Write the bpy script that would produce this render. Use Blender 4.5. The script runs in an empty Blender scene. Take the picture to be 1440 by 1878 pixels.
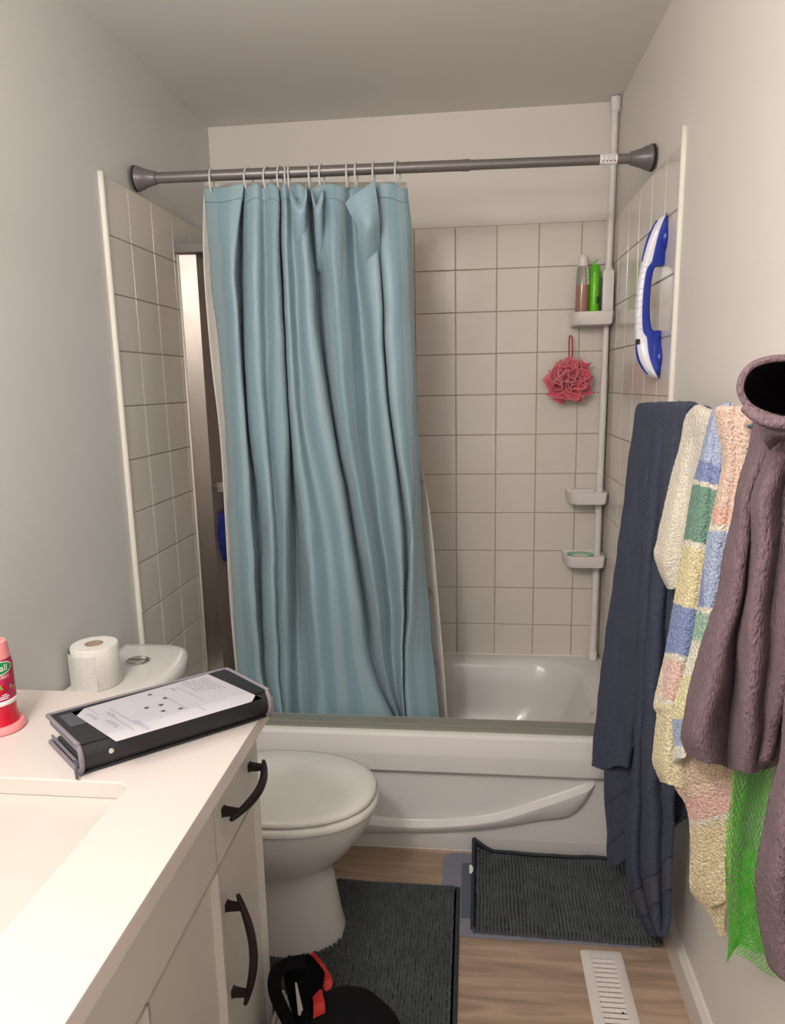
import bpy, bmesh, math, random
from mathutils import Vector, Matrix, noise
random.seed(7)
S = bpy.context.scene
COL = S.collection
PI = math.pi

# ------------------------------------------------------------ camera
CW, CH = 1440, 1878
CP = Vector((0.98051, -2.81907, 1.43497))
YAW, PITCH, ROLL, FPX, PPX, PPY = 0.11573, 0.18823, -0.02096, 1320.44, 715.69, 957.46


def cam_axes():
    cy, sy, cp, sp = math.cos(YAW), math.sin(YAW), math.cos(PITCH), math.sin(PITCH)
    f = Vector((-sy * cp, cy * cp, -sp))
    r0 = Vector((cy, sy, 0))
    u0 = r0.cross(f)
    r = math.cos(ROLL) * r0 + math.sin(ROLL) * u0
    u = -math.sin(ROLL) * r0 + math.cos(ROLL) * u0
    return r, u, f


RX, UX, FX = cam_axes()
cam = bpy.data.objects.new('camera', bpy.data.cameras.new('camera'))
COL.objects.link(cam)
m = Matrix((RX, UX, -FX)).transposed().to_4x4()
m.translation = CP
cam.matrix_world = m
cam.data.sensor_fit = 'VERTICAL'
cam.data.sensor_height = 24
cam.data.lens = FPX / CH * 24
cam.data.shift_x = (CW / 2 - PPX) / CH
cam.data.shift_y = (PPY - CH / 2) / CH
cam.data.clip_start = 0.02
S.camera = cam


def at(px, py, y):
    """the point of the room seen at a pixel, at depth y"""
    d = RX * ((px - PPX) / FPX) - UX * ((py - PPY) / FPX) + FX
    return CP + d * ((y - CP.y) / d.y)


def atz(px, py, z):
    d = RX * ((px - PPX) / FPX) - UX * ((py - PPY) / FPX) + FX
    return CP + d * ((z - CP.z) / d.z)


def atx(px, py, x):
    d = RX * ((px - PPX) / FPX) - UX * ((py - PPY) / FPX) + FX
    return CP + d * ((x - CP.x) / d.x)


# ------------------------------------------------------------ world, lights, exposure
S.view_settings.view_transform = 'Standard'
S.view_settings.look = 'None'
S.view_settings.exposure = 0.0
S.view_settings.gamma = 1.0
S.view_settings.use_curve_mapping = False
w = bpy.data.worlds.new('world')
S.world = w
w.use_nodes = True
w.node_tree.nodes['Background'].inputs[0].default_value = (0.9, 0.93, 1.0, 1)
w.node_tree.nodes['Background'].inputs[1].default_value = 0.35


def area(name, loc, target, size, power, color, size_y=None, spread=180, shape=None):
    L = bpy.data.lights.new(name, 'AREA')
    L.energy = power
    L.color = color
    L.size = size
    L.shape = shape or ('RECTANGLE' if size_y else 'DISK')
    if size_y:
        L.size_y = size_y
    L.spread = math.radians(spread)
    o = bpy.data.objects.new(name, L)
    COL.objects.link(o)
    o.location = loc
    d = Vector(target) - Vector(loc)
    o.rotation_euler = d.to_track_quat('-Z', 'Y').to_euler()
    return o


WARM = (1.0, 0.94, 0.89)
L = bpy.data.lights.new('ceiling_lamp_light', 'POINT')
L.energy = 44.0
L.color = (1.0, 0.965, 0.935)
L.shadow_soft_size = 0.10
o = bpy.data.objects.new('ceiling_lamp_light', L)
COL.objects.link(o)
o.location = (0.46, -2.95, 2.23)
for k in range(3):
    L = bpy.data.lights.new('vanity_lamp_light', 'POINT')
    L.energy = 3.6
    L.color = WARM
    L.shadow_soft_size = 0.045
    o = bpy.data.objects.new('vanity_lamp_light', L)
    COL.objects.link(o)
    o.location = (0.19, -2.02 - 0.2 * k, 1.89)
# weak fill light added behind the camera, no source seen there
area('fill_light', (1.0, -3.85, 1.5), (0.9, 0, 1.0), 0.7, 3.5, (0.95, 0.96, 1.0), size_y=1.6)


# ------------------------------------------------------------ materials
def lin(c):
    r = []
    for v in c[:3]:
        v = v / 255
        r.append(v / 12.92 if v <= 0.04045 else ((v + 0.055) / 1.055) ** 2.4)
    return (*r, 1)


def mat(name, rgb, rough=0.5, metal=0.0, spec=0.5, coat=0.0, sheen=0.0, trans=0.0, ior=1.45,
        var=0.0, vscale=6.0, bump=0.0, bscale=60.0, stretch=None, alpha=1.0, sss=0.0, attr=None, detail=3.0, bdist=0.002,
        rvar=0.0):
    M = bpy.data.materials.new(name)
    M.use_nodes = True
    nt = M.node_tree
    b = nt.nodes['Principled BSDF']
    I = b.inputs
    I['Base Color'].default_value = lin(rgb)
    I['Roughness'].default_value = rough
    I['Metallic'].default_value = metal
    I['Specular IOR Level'].default_value = spec
    I['IOR'].default_value = ior
    I['Coat Weight'].default_value = coat
    I['Sheen Weight'].default_value = sheen
    I['Sheen Roughness'].default_value = 0.6
    I['Transmission Weight'].default_value = trans
    I['Alpha'].default_value = alpha
    tc = nt.nodes.new('ShaderNodeTexCoord')
    mp = nt.nodes.new('ShaderNodeMapping')
    nt.links.new(tc.outputs['Object'], mp.inputs['Vector'])
    if stretch:
        mp.inputs['Scale'].default_value = stretch
    src = None
    if attr:
        a = nt.nodes.new('ShaderNodeAttribute')
        a.attribute_name = attr
        src = a.outputs['Color']
        nt.links.new(src, I['Base Color'])
    if var:
        n = nt.nodes.new('ShaderNodeTexNoise')
        n.inputs['Scale'].default_value = vscale
        n.inputs['Detail'].default_value = detail
        nt.links.new(mp.outputs[0], n.inputs['Vector'])
        mr = nt.nodes.new('ShaderNodeMapRange')
        mr.inputs['From Min'].default_value = 0.3
        mr.inputs['From Max'].default_value = 0.7
        mr.inputs['To Min'].default_value = 1 - var
        mr.inputs['To Max'].default_value = 1 + var
        nt.links.new(n.outputs['Fac'], mr.inputs['Value'])
        mx = nt.nodes.new('ShaderNodeMix')
        mx.data_type = 'RGBA'
        mx.blend_type = 'MULTIPLY'
        mx.inputs['Factor'].default_value = 1
        if src:
            nt.links.new(src, mx.inputs['A'])
        else:
            mx.inputs['A'].default_value = lin(rgb)
        nt.links.new(mr.outputs[0], mx.inputs['B'])
        nt.links.new(mx.outputs['Result'], I['Base Color'])
    if bump:
        n2 = nt.nodes.new('ShaderNodeTexNoise')
        n2.inputs['Scale'].default_value = bscale
        n2.inputs['Detail'].default_value = 3
        nt.links.new(mp.outputs[0], n2.inputs['Vector'])
        bp = nt.nodes.new('ShaderNodeBump')
        bp.inputs['Strength'].default_value = bump
        bp.inputs['Distance'].default_value = bdist
        nt.links.new(n2.outputs['Fac'], bp.inputs['Height'])
        nt.links.new(bp.outputs[0], I['Normal'])
    return M


def terry(name, rgb=(128, 128, 128), attr=None, var=0.3, bump=1.0, sc=260, stretch=(1, 1, 1)):
    M = mat(name, rgb, rough=0.95, spec=0.1, sheen=0.08, attr=attr, var=var, vscale=sc * 1.1, bump=bump,
            bscale=sc * 0.9, stretch=stretch, bdist=0.008)
    return M


WALLRGB = (227, 221, 214)
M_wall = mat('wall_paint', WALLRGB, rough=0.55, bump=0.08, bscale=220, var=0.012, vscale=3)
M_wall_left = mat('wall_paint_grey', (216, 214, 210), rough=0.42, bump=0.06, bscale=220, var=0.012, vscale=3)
M_ceil = mat('ceiling_paint', (236, 232, 227), rough=0.8, bump=0.1, bscale=160)
M_tile = mat('tile_glaze', (222, 215, 206), rough=0.15, spec=0.5, var=0.02, vscale=9, bump=0.05, bscale=7, bdist=0.003)
M_grout = mat('grout', (176, 164, 148), rough=0.9, var=0.06, vscale=20)
M_caulk = mat('caulk_white', (232, 226, 216), rough=0.5)
M_tub = mat('tub_acrylic', (226, 222, 218), rough=0.16, spec=0.5)
M_porc = mat('porcelain', (222, 219, 214), rough=0.08, spec=0.5)
M_porc_seat = mat('seat_plastic', (226, 223, 216), rough=0.14)
M_counter = mat('quartz', (212, 203, 197), rough=0.22, var=0.03, vscale=500)
M_sink = mat('sink_porcelain', (220, 210, 198), rough=0.12)
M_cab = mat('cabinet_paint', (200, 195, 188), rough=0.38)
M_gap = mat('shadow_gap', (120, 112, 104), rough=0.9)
M_bronze = mat('dark_bronze', (52, 44, 42), rough=0.38, metal=0.7, var=0.1, vscale=60)
M_rod = mat('rod_grey', (124, 118, 116), rough=0.34, metal=0.45)
M_cap = mat('rod_cap_grey', (110, 105, 104), rough=0.32, metal=0.1)
M_plastic = mat('white_plastic', (232, 226, 222), rough=0.3)
M_clear = mat('clear_plastic', (236, 236, 232), rough=0.12, trans=0.4, ior=1.4)
M_chrome = mat('chrome', (215, 212, 208), rough=0.08, metal=1.0)
M_steel = mat('brushed_steel', (154, 146, 140), rough=0.30, metal=1.0, var=0.05, vscale=40, bump=0.05, bscale=600,
              stretch=(30, 30, 0.4))
M_darksteel = mat('dark_panel_steel', (128, 116, 110), rough=0.22, metal=0.3, var=0.04, vscale=10)
M_hole = mat('jet_tip', (185, 180, 175), rough=0.4)
M_navy = mat('blue_mesh', (22, 36, 110), rough=0.8, var=0.3, vscale=90, bump=0.9, bscale=200)
M_blue = mat('royal_blue_plastic', (30, 54, 160), rough=0.22, spec=0.5)
M_gwhite = mat('grip_white', (232, 230, 240), rough=0.22)
M_black = mat('black_rubber', (22, 22, 24), rough=0.6)
M_pink = mat('pink_mesh', (234, 90, 110), rough=0.6, sheen=0.3, bump=0.6, bscale=500, alpha=0.72)
M_pinkedge = mat('pink_mesh_edge', (244, 168, 178), rough=0.6)
M_red = mat('loop_red', (178, 24, 52), rough=0.5)
M_bag = mat('black_nylon', (12, 12, 14), rough=0.85, spec=0.15, bump=0.4, bscale=300, var=0.2, vscale=40)
M_bagred = mat('red_nylon', (168, 34, 28), rough=0.7, bump=0.3, bscale=300)
M_binder = mat('black_leatherette', (34, 34, 39), rough=0.5, bump=0.25, bscale=260)
M_piping = mat('grey_piping', (126, 120, 128), rough=0.8, bump=0.4, bscale=500)
M_bgrey = mat('grey_slate_cloth', (72, 76, 82), rough=0.7)
M_paper = mat('paper', (238, 236, 242), rough=0.75)
M_ink = mat('ink_grey', (120, 118, 128), rough=0.8)
M_inkblue = mat('ink_blue', (128, 132, 176), rough=0.8)
M_tissue = mat('tissue', (236, 232, 226), rough=0.95, bump=0.5, bscale=120, bdist=0.003)
M_card = mat('cardboard', (160, 142, 124), rough=0.9)
M_vent = mat('vent_enamel', (222, 214, 208), rough=0.35)
M_dark = mat('dark_void', (40, 36, 33), rough=0.9)
M_mat1 = mat('chenille_dark', (66, 72, 75), rough=0.95, spec=0.1, sheen=0.25, var=0.25, vscale=30, bump=0.5, bscale=400)
M_matback = mat('mat_backing', (50, 55, 60), rough=0.9)
M_vinyl = mat('grey_vinyl', (126, 126, 138), rough=0.5, var=0.03, vscale=60)
M_vinyl_d = mat('slate_vinyl', (88, 94, 108), rough=0.55)
M_can_pink = mat('can_pink', (238, 150, 152), rough=0.3)
M_can_red = mat('can_red', (196, 24, 52), rough=0.25, trans=0.0)
M_can_dark = mat('label_magenta', (168, 36, 74), rough=0.35, var=0.35, vscale=70)
M_green = mat('logo_green', (30, 140, 70), rough=0.35)
M_white = mat('print_white', (240, 238, 236), rough=0.4)
M_leafprint = mat('leaf_olive', (142, 158, 84), rough=0.4)
M_mint = mat('mint_plastic', (150, 205, 172), rough=0.35)
M_soap = mat('soap', (225, 218, 196), rough=0.5)
M_amber = mat('amber_liquid', (216, 138, 110), rough=0.12, var=0.04)
M_glassp = mat('bottle_clear', (230, 228, 220), rough=0.08, trans=0.85, ior=1.3)
M_lime = mat('lime_bottle', (110, 205, 32), rough=0.22)
M_lime_d = mat('lime_cap', (96, 190, 44), rough=0.25)
M_dgreen = mat('label_green', (40, 120, 40), rough=0.4)
M_board = mat('white_board', (206, 198, 188), rough=0.6)
M_net = mat('lime_net', (92, 205, 58), rough=0.5, spec=0.3)
M_liner = mat('liner', (226, 222, 214), rough=0.35, var=0.02, vscale=40)
M_print = mat('leaf_print', (72, 66, 66), rough=0.7)
M_printg = mat('leaf_print_grey', (150, 148, 152), rough=0.7)
M_lamp = mat('lamp_metal', (150, 146, 140), rough=0.3, metal=0.9)


def curtain_material():
    M = mat('curtain_satin', (136, 172, 182), rough=0.42, spec=0.45, sheen=0.2)
    nt = M.node_tree
    b = nt.nodes['Principled BSDF']
    uv = nt.nodes.new('ShaderNodeUVMap')
    sep = nt.nodes.new('ShaderNodeSeparateXYZ')
    nt.links.new(uv.outputs[0], sep.inputs[0])
    mul = nt.nodes.new('ShaderNodeMath')
    mul.operation = 'MULTIPLY'
    mul.inputs[1].default_value = 120.0
    nt.links.new(sep.outputs['X'], mul.inputs[0])
    sn = nt.nodes.new('ShaderNodeMath')
    sn.operation = 'SINE'
    nt.links.new(mul.outputs[0], sn.inputs[0])
    mr = nt.nodes.new('ShaderNodeMapRange')
    mr.inputs['From Min'].default_value = -0.25
    mr.inputs['From Max'].default_value = 0.25
    nt.links.new(sn.outputs[0], mr.inputs['Value'])
    mx = nt.nodes.new('ShaderNodeMix')
    mx.data_type = 'RGBA'
    mx.inputs['A'].default_value = lin((136, 166, 178))
    mx.inputs['B'].default_value = lin((152, 177, 185))
    nt.links.new(mr.outputs[0], mx.inputs['Factor'])
    nt.links.new(mx.outputs['Result'], b.inputs['Base Color'])
    # crumpled-cloth micro relief
    tc = nt.nodes.new('ShaderNodeTexCoord')
    mp = nt.nodes.new('ShaderNodeMapping')
    mp.inputs['Scale'].default_value = (14, 14, 5)
    nt.links.new(tc.outputs['Object'], mp.inputs['Vector'])
    n = nt.nodes.new('ShaderNodeTexNoise')
    n.inputs['Scale'].default_value = 1.0
    n.inputs['Detail'].default_value = 4
    n.inputs['Distortion'].default_value = 1.0
    nt.links.new(mp.outputs[0], n.inputs['Vector'])
    bp = nt.nodes.new('ShaderNodeBump')
    bp.inputs['Strength'].default_value = 0.5
    bp.inputs['Distance'].default_value = 0.01
    nt.links.new(n.outputs['Fac'], bp.inputs['Height'])
    nt.links.new(bp.outputs[0], b.inputs['Normal'])
    # thin cloth lets a little light through
    tr = nt.nodes.new('ShaderNodeBsdfTranslucent')
    nt.links.new(mx.outputs['Result'], tr.inputs['Color'])
    ms = nt.nodes.new('ShaderNodeMixShader')
    ms.inputs[0].default_value = 0.12
    nt.links.new(b.outputs[0], ms.inputs[1])
    nt.links.new(tr.outputs[0], ms.inputs[2])
    nt.links.new(ms.outputs[0], nt.nodes['Material Output'].inputs['Surface'])
    return M


M_curtain = curtain_material()
M_curtain_flap = mat('curtain_fold_satin', (143, 170, 183), rough=0.42, spec=0.45, sheen=0.2, bump=0.3, bscale=30, bdist=0.004)


def wood_material():
    M = mat('oak_vinyl', (176, 148, 124), rough=0.42)
    nt = M.node_tree
    b = nt.nodes['Principled BSDF']
    oi = nt.nodes.new('ShaderNodeObjectInfo')
    tc = nt.nodes.new('ShaderNodeTexCoord')
    add = nt.nodes.new('ShaderNodeVectorMath')
    add.operation = 'ADD'
    nt.links.new(tc.outputs['Object'], add.inputs[0])
    nt.links.new(oi.outputs['Location'], add.inputs[1])
    mp = nt.nodes.new('ShaderNodeMapping')
    mp.inputs['Scale'].default_value = (1.6, 14, 14)
    nt.links.new(add.outputs[0], mp.inputs['Vector'])
    n = nt.nodes.new('ShaderNodeTexNoise')
    n.inputs['Scale'].default_value = 2.2
    n.inputs['Detail'].default_value = 6
    n.inputs['Distortion'].default_value = 0.8
    nt.links.new(mp.outputs[0], n.inputs['Vector'])
    cr = nt.nodes.new('ShaderNodeValToRGB')
    cr.color_ramp.elements[0].position = 0.3
    cr.color_ramp.elements[0].color = lin((142, 120, 102))
    cr.color_ramp.elements[1].position = 0.68
    cr.color_ramp.elements[1].color = lin((186, 162, 141))
    e = cr.color_ramp.elements.new(0.5)
    e.color = lin((167, 143, 123))
    nt.links.new(n.outputs['Fac'], cr.inputs['Fac'])
    nt.links.new(cr.outputs[0], b.inputs['Base Color'])
    bp = nt.nodes.new('ShaderNodeBump')
    bp.inputs['Strength'].default_value = 0.15
    bp.inputs['Distance'].default_value = 0.001
    nt.links.new(n.outputs['Fac'], bp.inputs['Height'])
    nt.links.new(bp.outputs[0], b.inputs['Normal'])
    return M


M_wood = wood_material()

# ------------------------------------------------------------ object helpers


def link(name, me, M, parent=None, smooth=False, loc=None):
    o = bpy.data.objects.new(name, me)
    COL.objects.link(o)
    if M is not None:
        if not me.materials:
            me.materials.append(M)
    if smooth:
        for p in me.polygons:
            p.use_smooth = True
    if parent is not None:
        o.parent = parent
    if loc is not None:
        o.location = loc
    return o


def obj(name, bm, M, parent=None, smooth=False, loc=None, angle=None):
    me = bpy.data.meshes.new(name)
    bmesh.ops.recalc_face_normals(bm, faces=bm.faces)
    bm.to_mesh(me)
    bm.free()
    if parent is not None and loc is None:
        # world-space mesh under a moved parent
        me.transform(Matrix.Translation(-parent_world(parent)))
    o = link(name, me, M, parent, smooth, loc)
    if angle:
        for p in me.polygons:
            p.use_smooth = True
        try:
            me.set_sharp_from_angle(angle=math.radians(angle))
        except Exception:
            pass
    return o


def parent_world(p):
    v = Vector(p.location)
    while p.parent is not None:
        p = p.parent
        v += Vector(p.location)
    return v


def thing(name, loc, label, cat, group=None):
    o = bpy.data.objects.new(name, None)
    o.empty_display_size = 0.05
    COL.objects.link(o)
    o.location = loc
    o['label'] = label
    o['category'] = cat
    if group:
        o['group'] = group
    return o


def tag(o, label, cat, group=None):
    o['label'] = label
    o['category'] = cat
    if group:
        o['group'] = group
    return o


def struct(o):
    o['kind'] = 'structure'
    return o


def box(bm, x0, x1, y0, y1, z0, z1, bev=0.0, seg=2):
    vs = [bm.verts.new((x, y, z)) for x in (x0, x1) for y in (y0, y1) for z in (z0, z1)]
    F = [(0, 1, 3, 2), (4, 6, 7, 5), (0, 4, 5, 1), (2, 3, 7, 6), (0, 2, 6, 4), (1, 5, 7, 3)]
    fs = [bm.faces.new([vs[i] for i in f]) for f in F]
    if bev:
        es = list({e for f in fs for e in f.edges})
        bmesh.ops.bevel(bm, geom=es, offset=bev, segments=seg, profile=0.5, affect='EDGES', clamp_overlap=True)
    return bm


def bx(*a, **k):
    return box(bmesh.new(), *a, **k)


def loft(bm, rings, cap0=True, cap1=True, closed=True):
    R = [[bm.verts.new(p) for p in r] for r in rings]
    n = len(R[0])
    for a, b in zip(R, R[1:]):
        for i in range(n if closed else n - 1):
            j = (i + 1) % n
            try:
                bm.faces.new((a[i], a[j], b[j], b[i]))
            except ValueError:
                pass
    if cap0:
        bm.faces.new(list(reversed(R[0])))
    if cap1:
        bm.faces.new(R[-1])
    return R


def lathe(bm, prof, c=(0, 0, 0), n=32, axis='z', cap0=True, cap1=True, flip=1):
    """prof: (radius, height)"""
    rings = []
    for r, h in prof:
        ring = []
        for i in range(n):
            a = 2 * PI * i / n
            u, v = r * math.cos(a), r * math.sin(a)
            h2 = h * flip
            p = {'z': (u, v, h2), 'x': (h2, u, v), 'y': (u, h2, v)}[axis]
            ring.append((p[0] + c[0], p[1] + c[1], p[2] + c[2]))
        rings.append(ring)
    loft(bm, rings, cap0, cap1)
    return bm


def tube(bm, pts, r, n=8, closed=False, cap=True, flat=None):
    """sweep a circle along a polyline; r number or list"""
    P = [Vector(p) for p in pts]
    N = len(P)
    rings = []
    prev = None
    for i in range(N):
        if closed:
            t = P[(i + 1) % N] - P[i - 1]
        else:
            t = P[min(i + 1, N - 1)] - P[max(i - 1, 0)]
        if t.length < 1e-9:
            t = Vector((0, 0, 1))
        t.normalize()
        if prev is None:
            a = Vector((0, 0, 1)) if abs(t.z) < 0.9 else Vector((0, 1, 0))
            nrm = (a - t * a.dot(t)).normalized()
        else:
            nrm = prev - t * prev.dot(t)
            if nrm.length < 1e-6:
                nrm = prev
            nrm.normalize()
        prev = nrm
        b = t.cross(nrm)
        rr = r[i] if isinstance(r, (list, tuple)) else r
        f1, f2 = flat if flat else (1, 1)
        rings.append([P[i] + nrm * (math.cos(2 * PI * k / n) * rr * f1) + b * (math.sin(2 * PI * k / n) * rr * f2)
                      for k in range(n)])
    if closed:
        rings.append(rings[0])
        R = [[bm.verts.new(p) for p in q] for q in rings[:-1]]
        R.append(R[0])
        for a, b2 in zip(R, R[1:]):
            for i in range(n):
                j = (i + 1) % n
                bm.faces.new((a[i], a[j], b2[j], b2[i]))
    else:
        loft(bm, rings, cap, cap)
    return bm


def cr(p0, p1, p2, p3, t):
    return 0.5 * ((2 * p1) + (p2 - p0) * t + (2 * p0 - 5 * p1 + 4 * p2 - p3) * t * t + (3 * p1 - p0 - 3 * p2 + p3) * t ** 3)


def spline(pts, k, closed=False):
    """Catmull-Rom through points, k segments per span"""
    P = [Vector(p) for p in pts]
    n = len(P)
    out = []
    for i in range(n if closed else n - 1):
        if closed:
            a, b, c, d = P[i - 1], P[i], P[(i + 1) % n], P[(i + 2) % n]
        else:
            a, b, c, d = P[max(i - 1, 0)], P[i], P[i + 1], P[min(i + 2, n - 1)]
        for s in range(k):
            out.append(cr(a, b, c, d, s / k))
    if not closed:
        out.append(P[-1])
    return out


def rrect(x0, x1, y0, y1, r, z, k=6):
    pts = []
    for cx, cy, a0 in ((x1 - r, y1 - r, 0), (x0 + r, y1 - r, PI / 2), (x0 + r, y0 + r, PI), (x1 - r, y0 + r, 3 * PI / 2)):
        for i in range(k + 1):
            a = a0 + PI / 2 * i / k
            pts.append((cx + r * math.cos(a), cy + r * math.sin(a), z))
    return pts


def prism(bm, poly, axis, a0, a1, bev=0.0, seg=2):
    """extrude a 2-D polygon. axis 'y': poly is (x,z); 'x': (y,z); 'z': (x,y)"""
    def P(p, a):
        return {'y': (p[0], a, p[1]), 'x': (a, p[0], p[1]), 'z': (p[0], p[1], a)}[axis]
    v0 = [bm.verts.new(P(p, a0)) for p in poly]
    v1 = [bm.verts.new(P(p, a1)) for p in poly]
    f0 = bm.faces.new(v0)
    f1 = bm.faces.new(list(reversed(v1)))
    n = len(poly)
    for i in range(n):
        bm.faces.new((v0[i], v1[i], v1[(i + 1) % n], v0[(i + 1) % n]))
    if bev:
        es = list(set(f0.edges) | set(f1.edges))
        bmesh.ops.bevel(bm, geom=es, offset=bev, segments=seg, profile=0.5, affect='EDGES', clamp_overlap=True)
    return bm


def grid3(ctrl, ku, kv):
    """bicubic refinement of a control grid of vectors (any dimension up to 5 as tuples)"""
    rows = []
    for r in ctrl:
        n = len(r)
        out = []
        for i in range(n - 1):
            a, b, c, d = r[max(i - 1, 0)], r[i], r[i + 1], r[min(i + 2, n - 1)]
            for s in range(ku):
                t = s / ku
                out.append(tuple(cr(a[q], b[q], c[q], d[q], t) for q in range(len(b))))
        out.append(r[-1])
        rows.append(out)
    m = len(rows)
    res = []
    for i in range(m - 1):
        A, B, C_, D = rows[max(i - 1, 0)], rows[i], rows[i + 1], rows[min(i + 2, m - 1)]
        for s in range(kv):
            t = s / kv
            res.append([tuple(cr(a[q], b[q], c[q], d[q], t) for q in range(len(b)))
                        for a, b, c, d in zip(A, B, C_, D)])
    res.append(rows[-1])
    return res


def cloth(name, ctrl, M, ku=8, kv=8, thick=0.004, parent=None, fuzz=0.0, fscale=60, colour=None, wob=0.0, wscale=8,
          over=None, smooth=True, edge_taper=True):
    """ctrl rows of (px, py, y): a hanging cloth laid out in the room; over = rows of offsets that carry it
    over the bar and down behind"""
    g = []
    for r in ctrl:
        g.append([tuple(at(px, py, y)) + (px, py) for px, py, y in r])
    if over:
        top = g[0]
        pre = []
        for dx, dz in over:
            pre.append([(p[0] + dx, p[1], p[2] + dz, p[3], p[4] - 1) for p in top])
        g = pre + g
    G = grid3(g, ku, kv)
    nv, nu = len(G), len(G[0])
    co = []
    for i, r in enumerate(G):
        for j, p in enumerate(r):
            v = Vector(p[:3])
            if wob:
                q = v * wscale
                v = v + Vector((noise.noise(q), noise.noise(q + Vector((7, 3, 1))) * 0.6, 0)) * wob
            co.append(v)
    me = bpy.data.meshes.new(name)
    faces = [(i * nu + j, (i + 1) * nu + j, (i + 1) * nu + j + 1, i * nu + j + 1)
             for i in range(nv - 1) for j in range(nu - 1)]
    if fuzz or thick:
        # normals for fuzz
        me.from_pydata([tuple(c) for c in co], [], faces)
        me.update()
        nr = [v.normal.copy() for v in me.vertices]
        front = []
        back = []
        for c, n in zip(co, nr):
            f = fuzz * noise.noise(c * fscale) if fuzz else 0
            front.append(c + n * (thick / 2 + f))
            back.append(c - n * (thick / 2 + f))
        N = len(co)
        V = [tuple(v) for v in front] + [tuple(v) for v in back]
        F = list(faces)
        F += [(a + N, d + N, c_ + N, b + N) for a, b, c_, d in faces]
        for j in range(nu - 1):
            F.append((j, j + 1, j + 1 + N, j + N))
            q = (nv - 1) * nu + j
            F.append((q + 1, q, q + N, q + 1 + N))
        for i in range(nv - 1):
            a = i * nu
            F.append((a + nu, a, a + N, a + nu + N))
            b = a + nu - 1
            F.append((b, b + nu, b + nu + N, b + N))
        bpy.data.meshes.remove(me)
        me = bpy.data.meshes.new(name)
        me.from_pydata(V, [], F)
    me.update()
    uvl = me.uv_layers.new(name='UVMap')
    N = nv * nu
    for lp in me.loops:
        k = lp.vertex_index % N
        uvl.data[lp.index].uv = ((k % nu) / (nu - 1), 1 - (k // nu) / (nv - 1))
    if colour:
        at_ = me.color_attributes.new(name='weave', type='FLOAT_COLOR', domain='POINT')
        cols = []
        for i, r in enumerate(G):
            for j, p in enumerate(r):
                cols.append(lin(colour(p[3], p[4], j / (nu - 1))))
        rep = len(me.vertices) // N
        for q in range(rep):
            for k in range(N):
                at_.data[q * N + k].color = cols[k]
    if parent is not None:
        me.transform(Matrix.Translation(-parent_world(parent)))
    o = link(name, me, M, parent, smooth)
    o['_grid'] = 0
    del o['_grid']
    return o, G


def text_mesh(txt, size, extr=0.0):
    cu = bpy.data.curves.new('lettering', 'FONT')
    cu.body = txt
    cu.size = size
    cu.extrude = extr
    cu.align_x = 'CENTER'
    cu.align_y = 'CENTER'
    cu.resolution_u = 3
    o = bpy.data.objects.new('lettering', cu)
    COL.objects.link(o)
    dg = bpy.context.evaluated_depsgraph_get()
    me = bpy.data.meshes.new_from_object(o.evaluated_get(dg))
    bpy.data.objects.remove(o)
    bpy.data.curves.remove(cu)
    return me


# ============================================================ SETTING
W, H = 1.4903, 2.391
YF = -3.35     # wall behind the camera
T = 0.1524

struct(obj('ceiling', bx(-0.1, W + 0.1, YF - 0.1, 0.1, H, H + 0.06), M_ceil))
wall_back = struct(obj('wall_back', bx(-0.1, W + 0.1, 0.0, 0.1, 0, H), M_wall))
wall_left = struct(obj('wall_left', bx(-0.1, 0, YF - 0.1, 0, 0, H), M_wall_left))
wall_right = struct(obj('wall_right', bx(W, W + 0.1, YF - 0.1, 0, 0, H), M_wall))
bm = bmesh.new()
box(bm, 0, 0.62, YF - 0.1, YF, 0, H)
box(bm, 1.40, W, YF - 0.1, YF, 0, H)
box(bm, 0.62, 1.40, YF - 0.1, YF, 2.05, H)
wall_front = struct(obj('wall_front', bm, M_wall))
floor = struct(obj('floor', bx(-0.1, W + 0.1, YF - 0.1, 0.1, -0.06, -0.004), M_gap))
# vinyl planks, running across the room
pw = 0.182
y = 0.0
k = 0
while y > YF:
    y1 = y
    y0 = max(y - pw, YF)
    off = (k * 0.47) % 1.22
    x = -off
    while x < W:
        a, b = max(x, 0.0), min(x + 1.22, W)
        if b - a > 0.02 and y0 < -0.72:
            bmp = bx(a + 0.0004 - a, b - 0.0004 - a, y0 + 0.0004 - y0, y1 - 0.0004 - y0, -0.004, 0.0, bev=0.0005, seg=1)
            obj('plank', bmp, M_wood, floor, loc=(a, y0, 0))
        x += 1.22
    y -= pw
    k += 1

# tiles -----------------------------------------------------------------
TH = 0.007      # tile face stands proud of the paint
TG = 0.0016     # half joint


def tile_mesh(wd, ht):
    b = bx(0, wd, -TH, -0.0022, 0, ht)
    f = [e for e in b.edges if all(abs(v.co.y + TH) < 1e-6 for v in e.verts)]
    bmesh.ops.bevel(b, geom=f, offset=0.0022, segments=2, profile=0.6, affect='EDGES')
    bmesh.ops.recalc_face_normals(b, faces=b.faces)
    me = bpy.data.meshes.new('tile')
    b.to_mesh(me)
    b.free()
    me.materials.append(M_tile)
    return me


TCACHE = {}


def put_tile(parent, wd, ht, loc, rz):
    key = (round(wd, 4), round(ht, 4))
    if key not in TCACHE:
        TCACHE[key] = tile_mesh(wd - 2 * TG, ht - 2 * TG)
    o = bpy.data.objects.new('tile', TCACHE[key])
    COL.objects.link(o)
    o.parent = parent
    o.location = loc
    o.rotation_euler = (random.uniform(-.0016, .0016), random.uniform(-.0016, .0016), rz)
    return o


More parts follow.
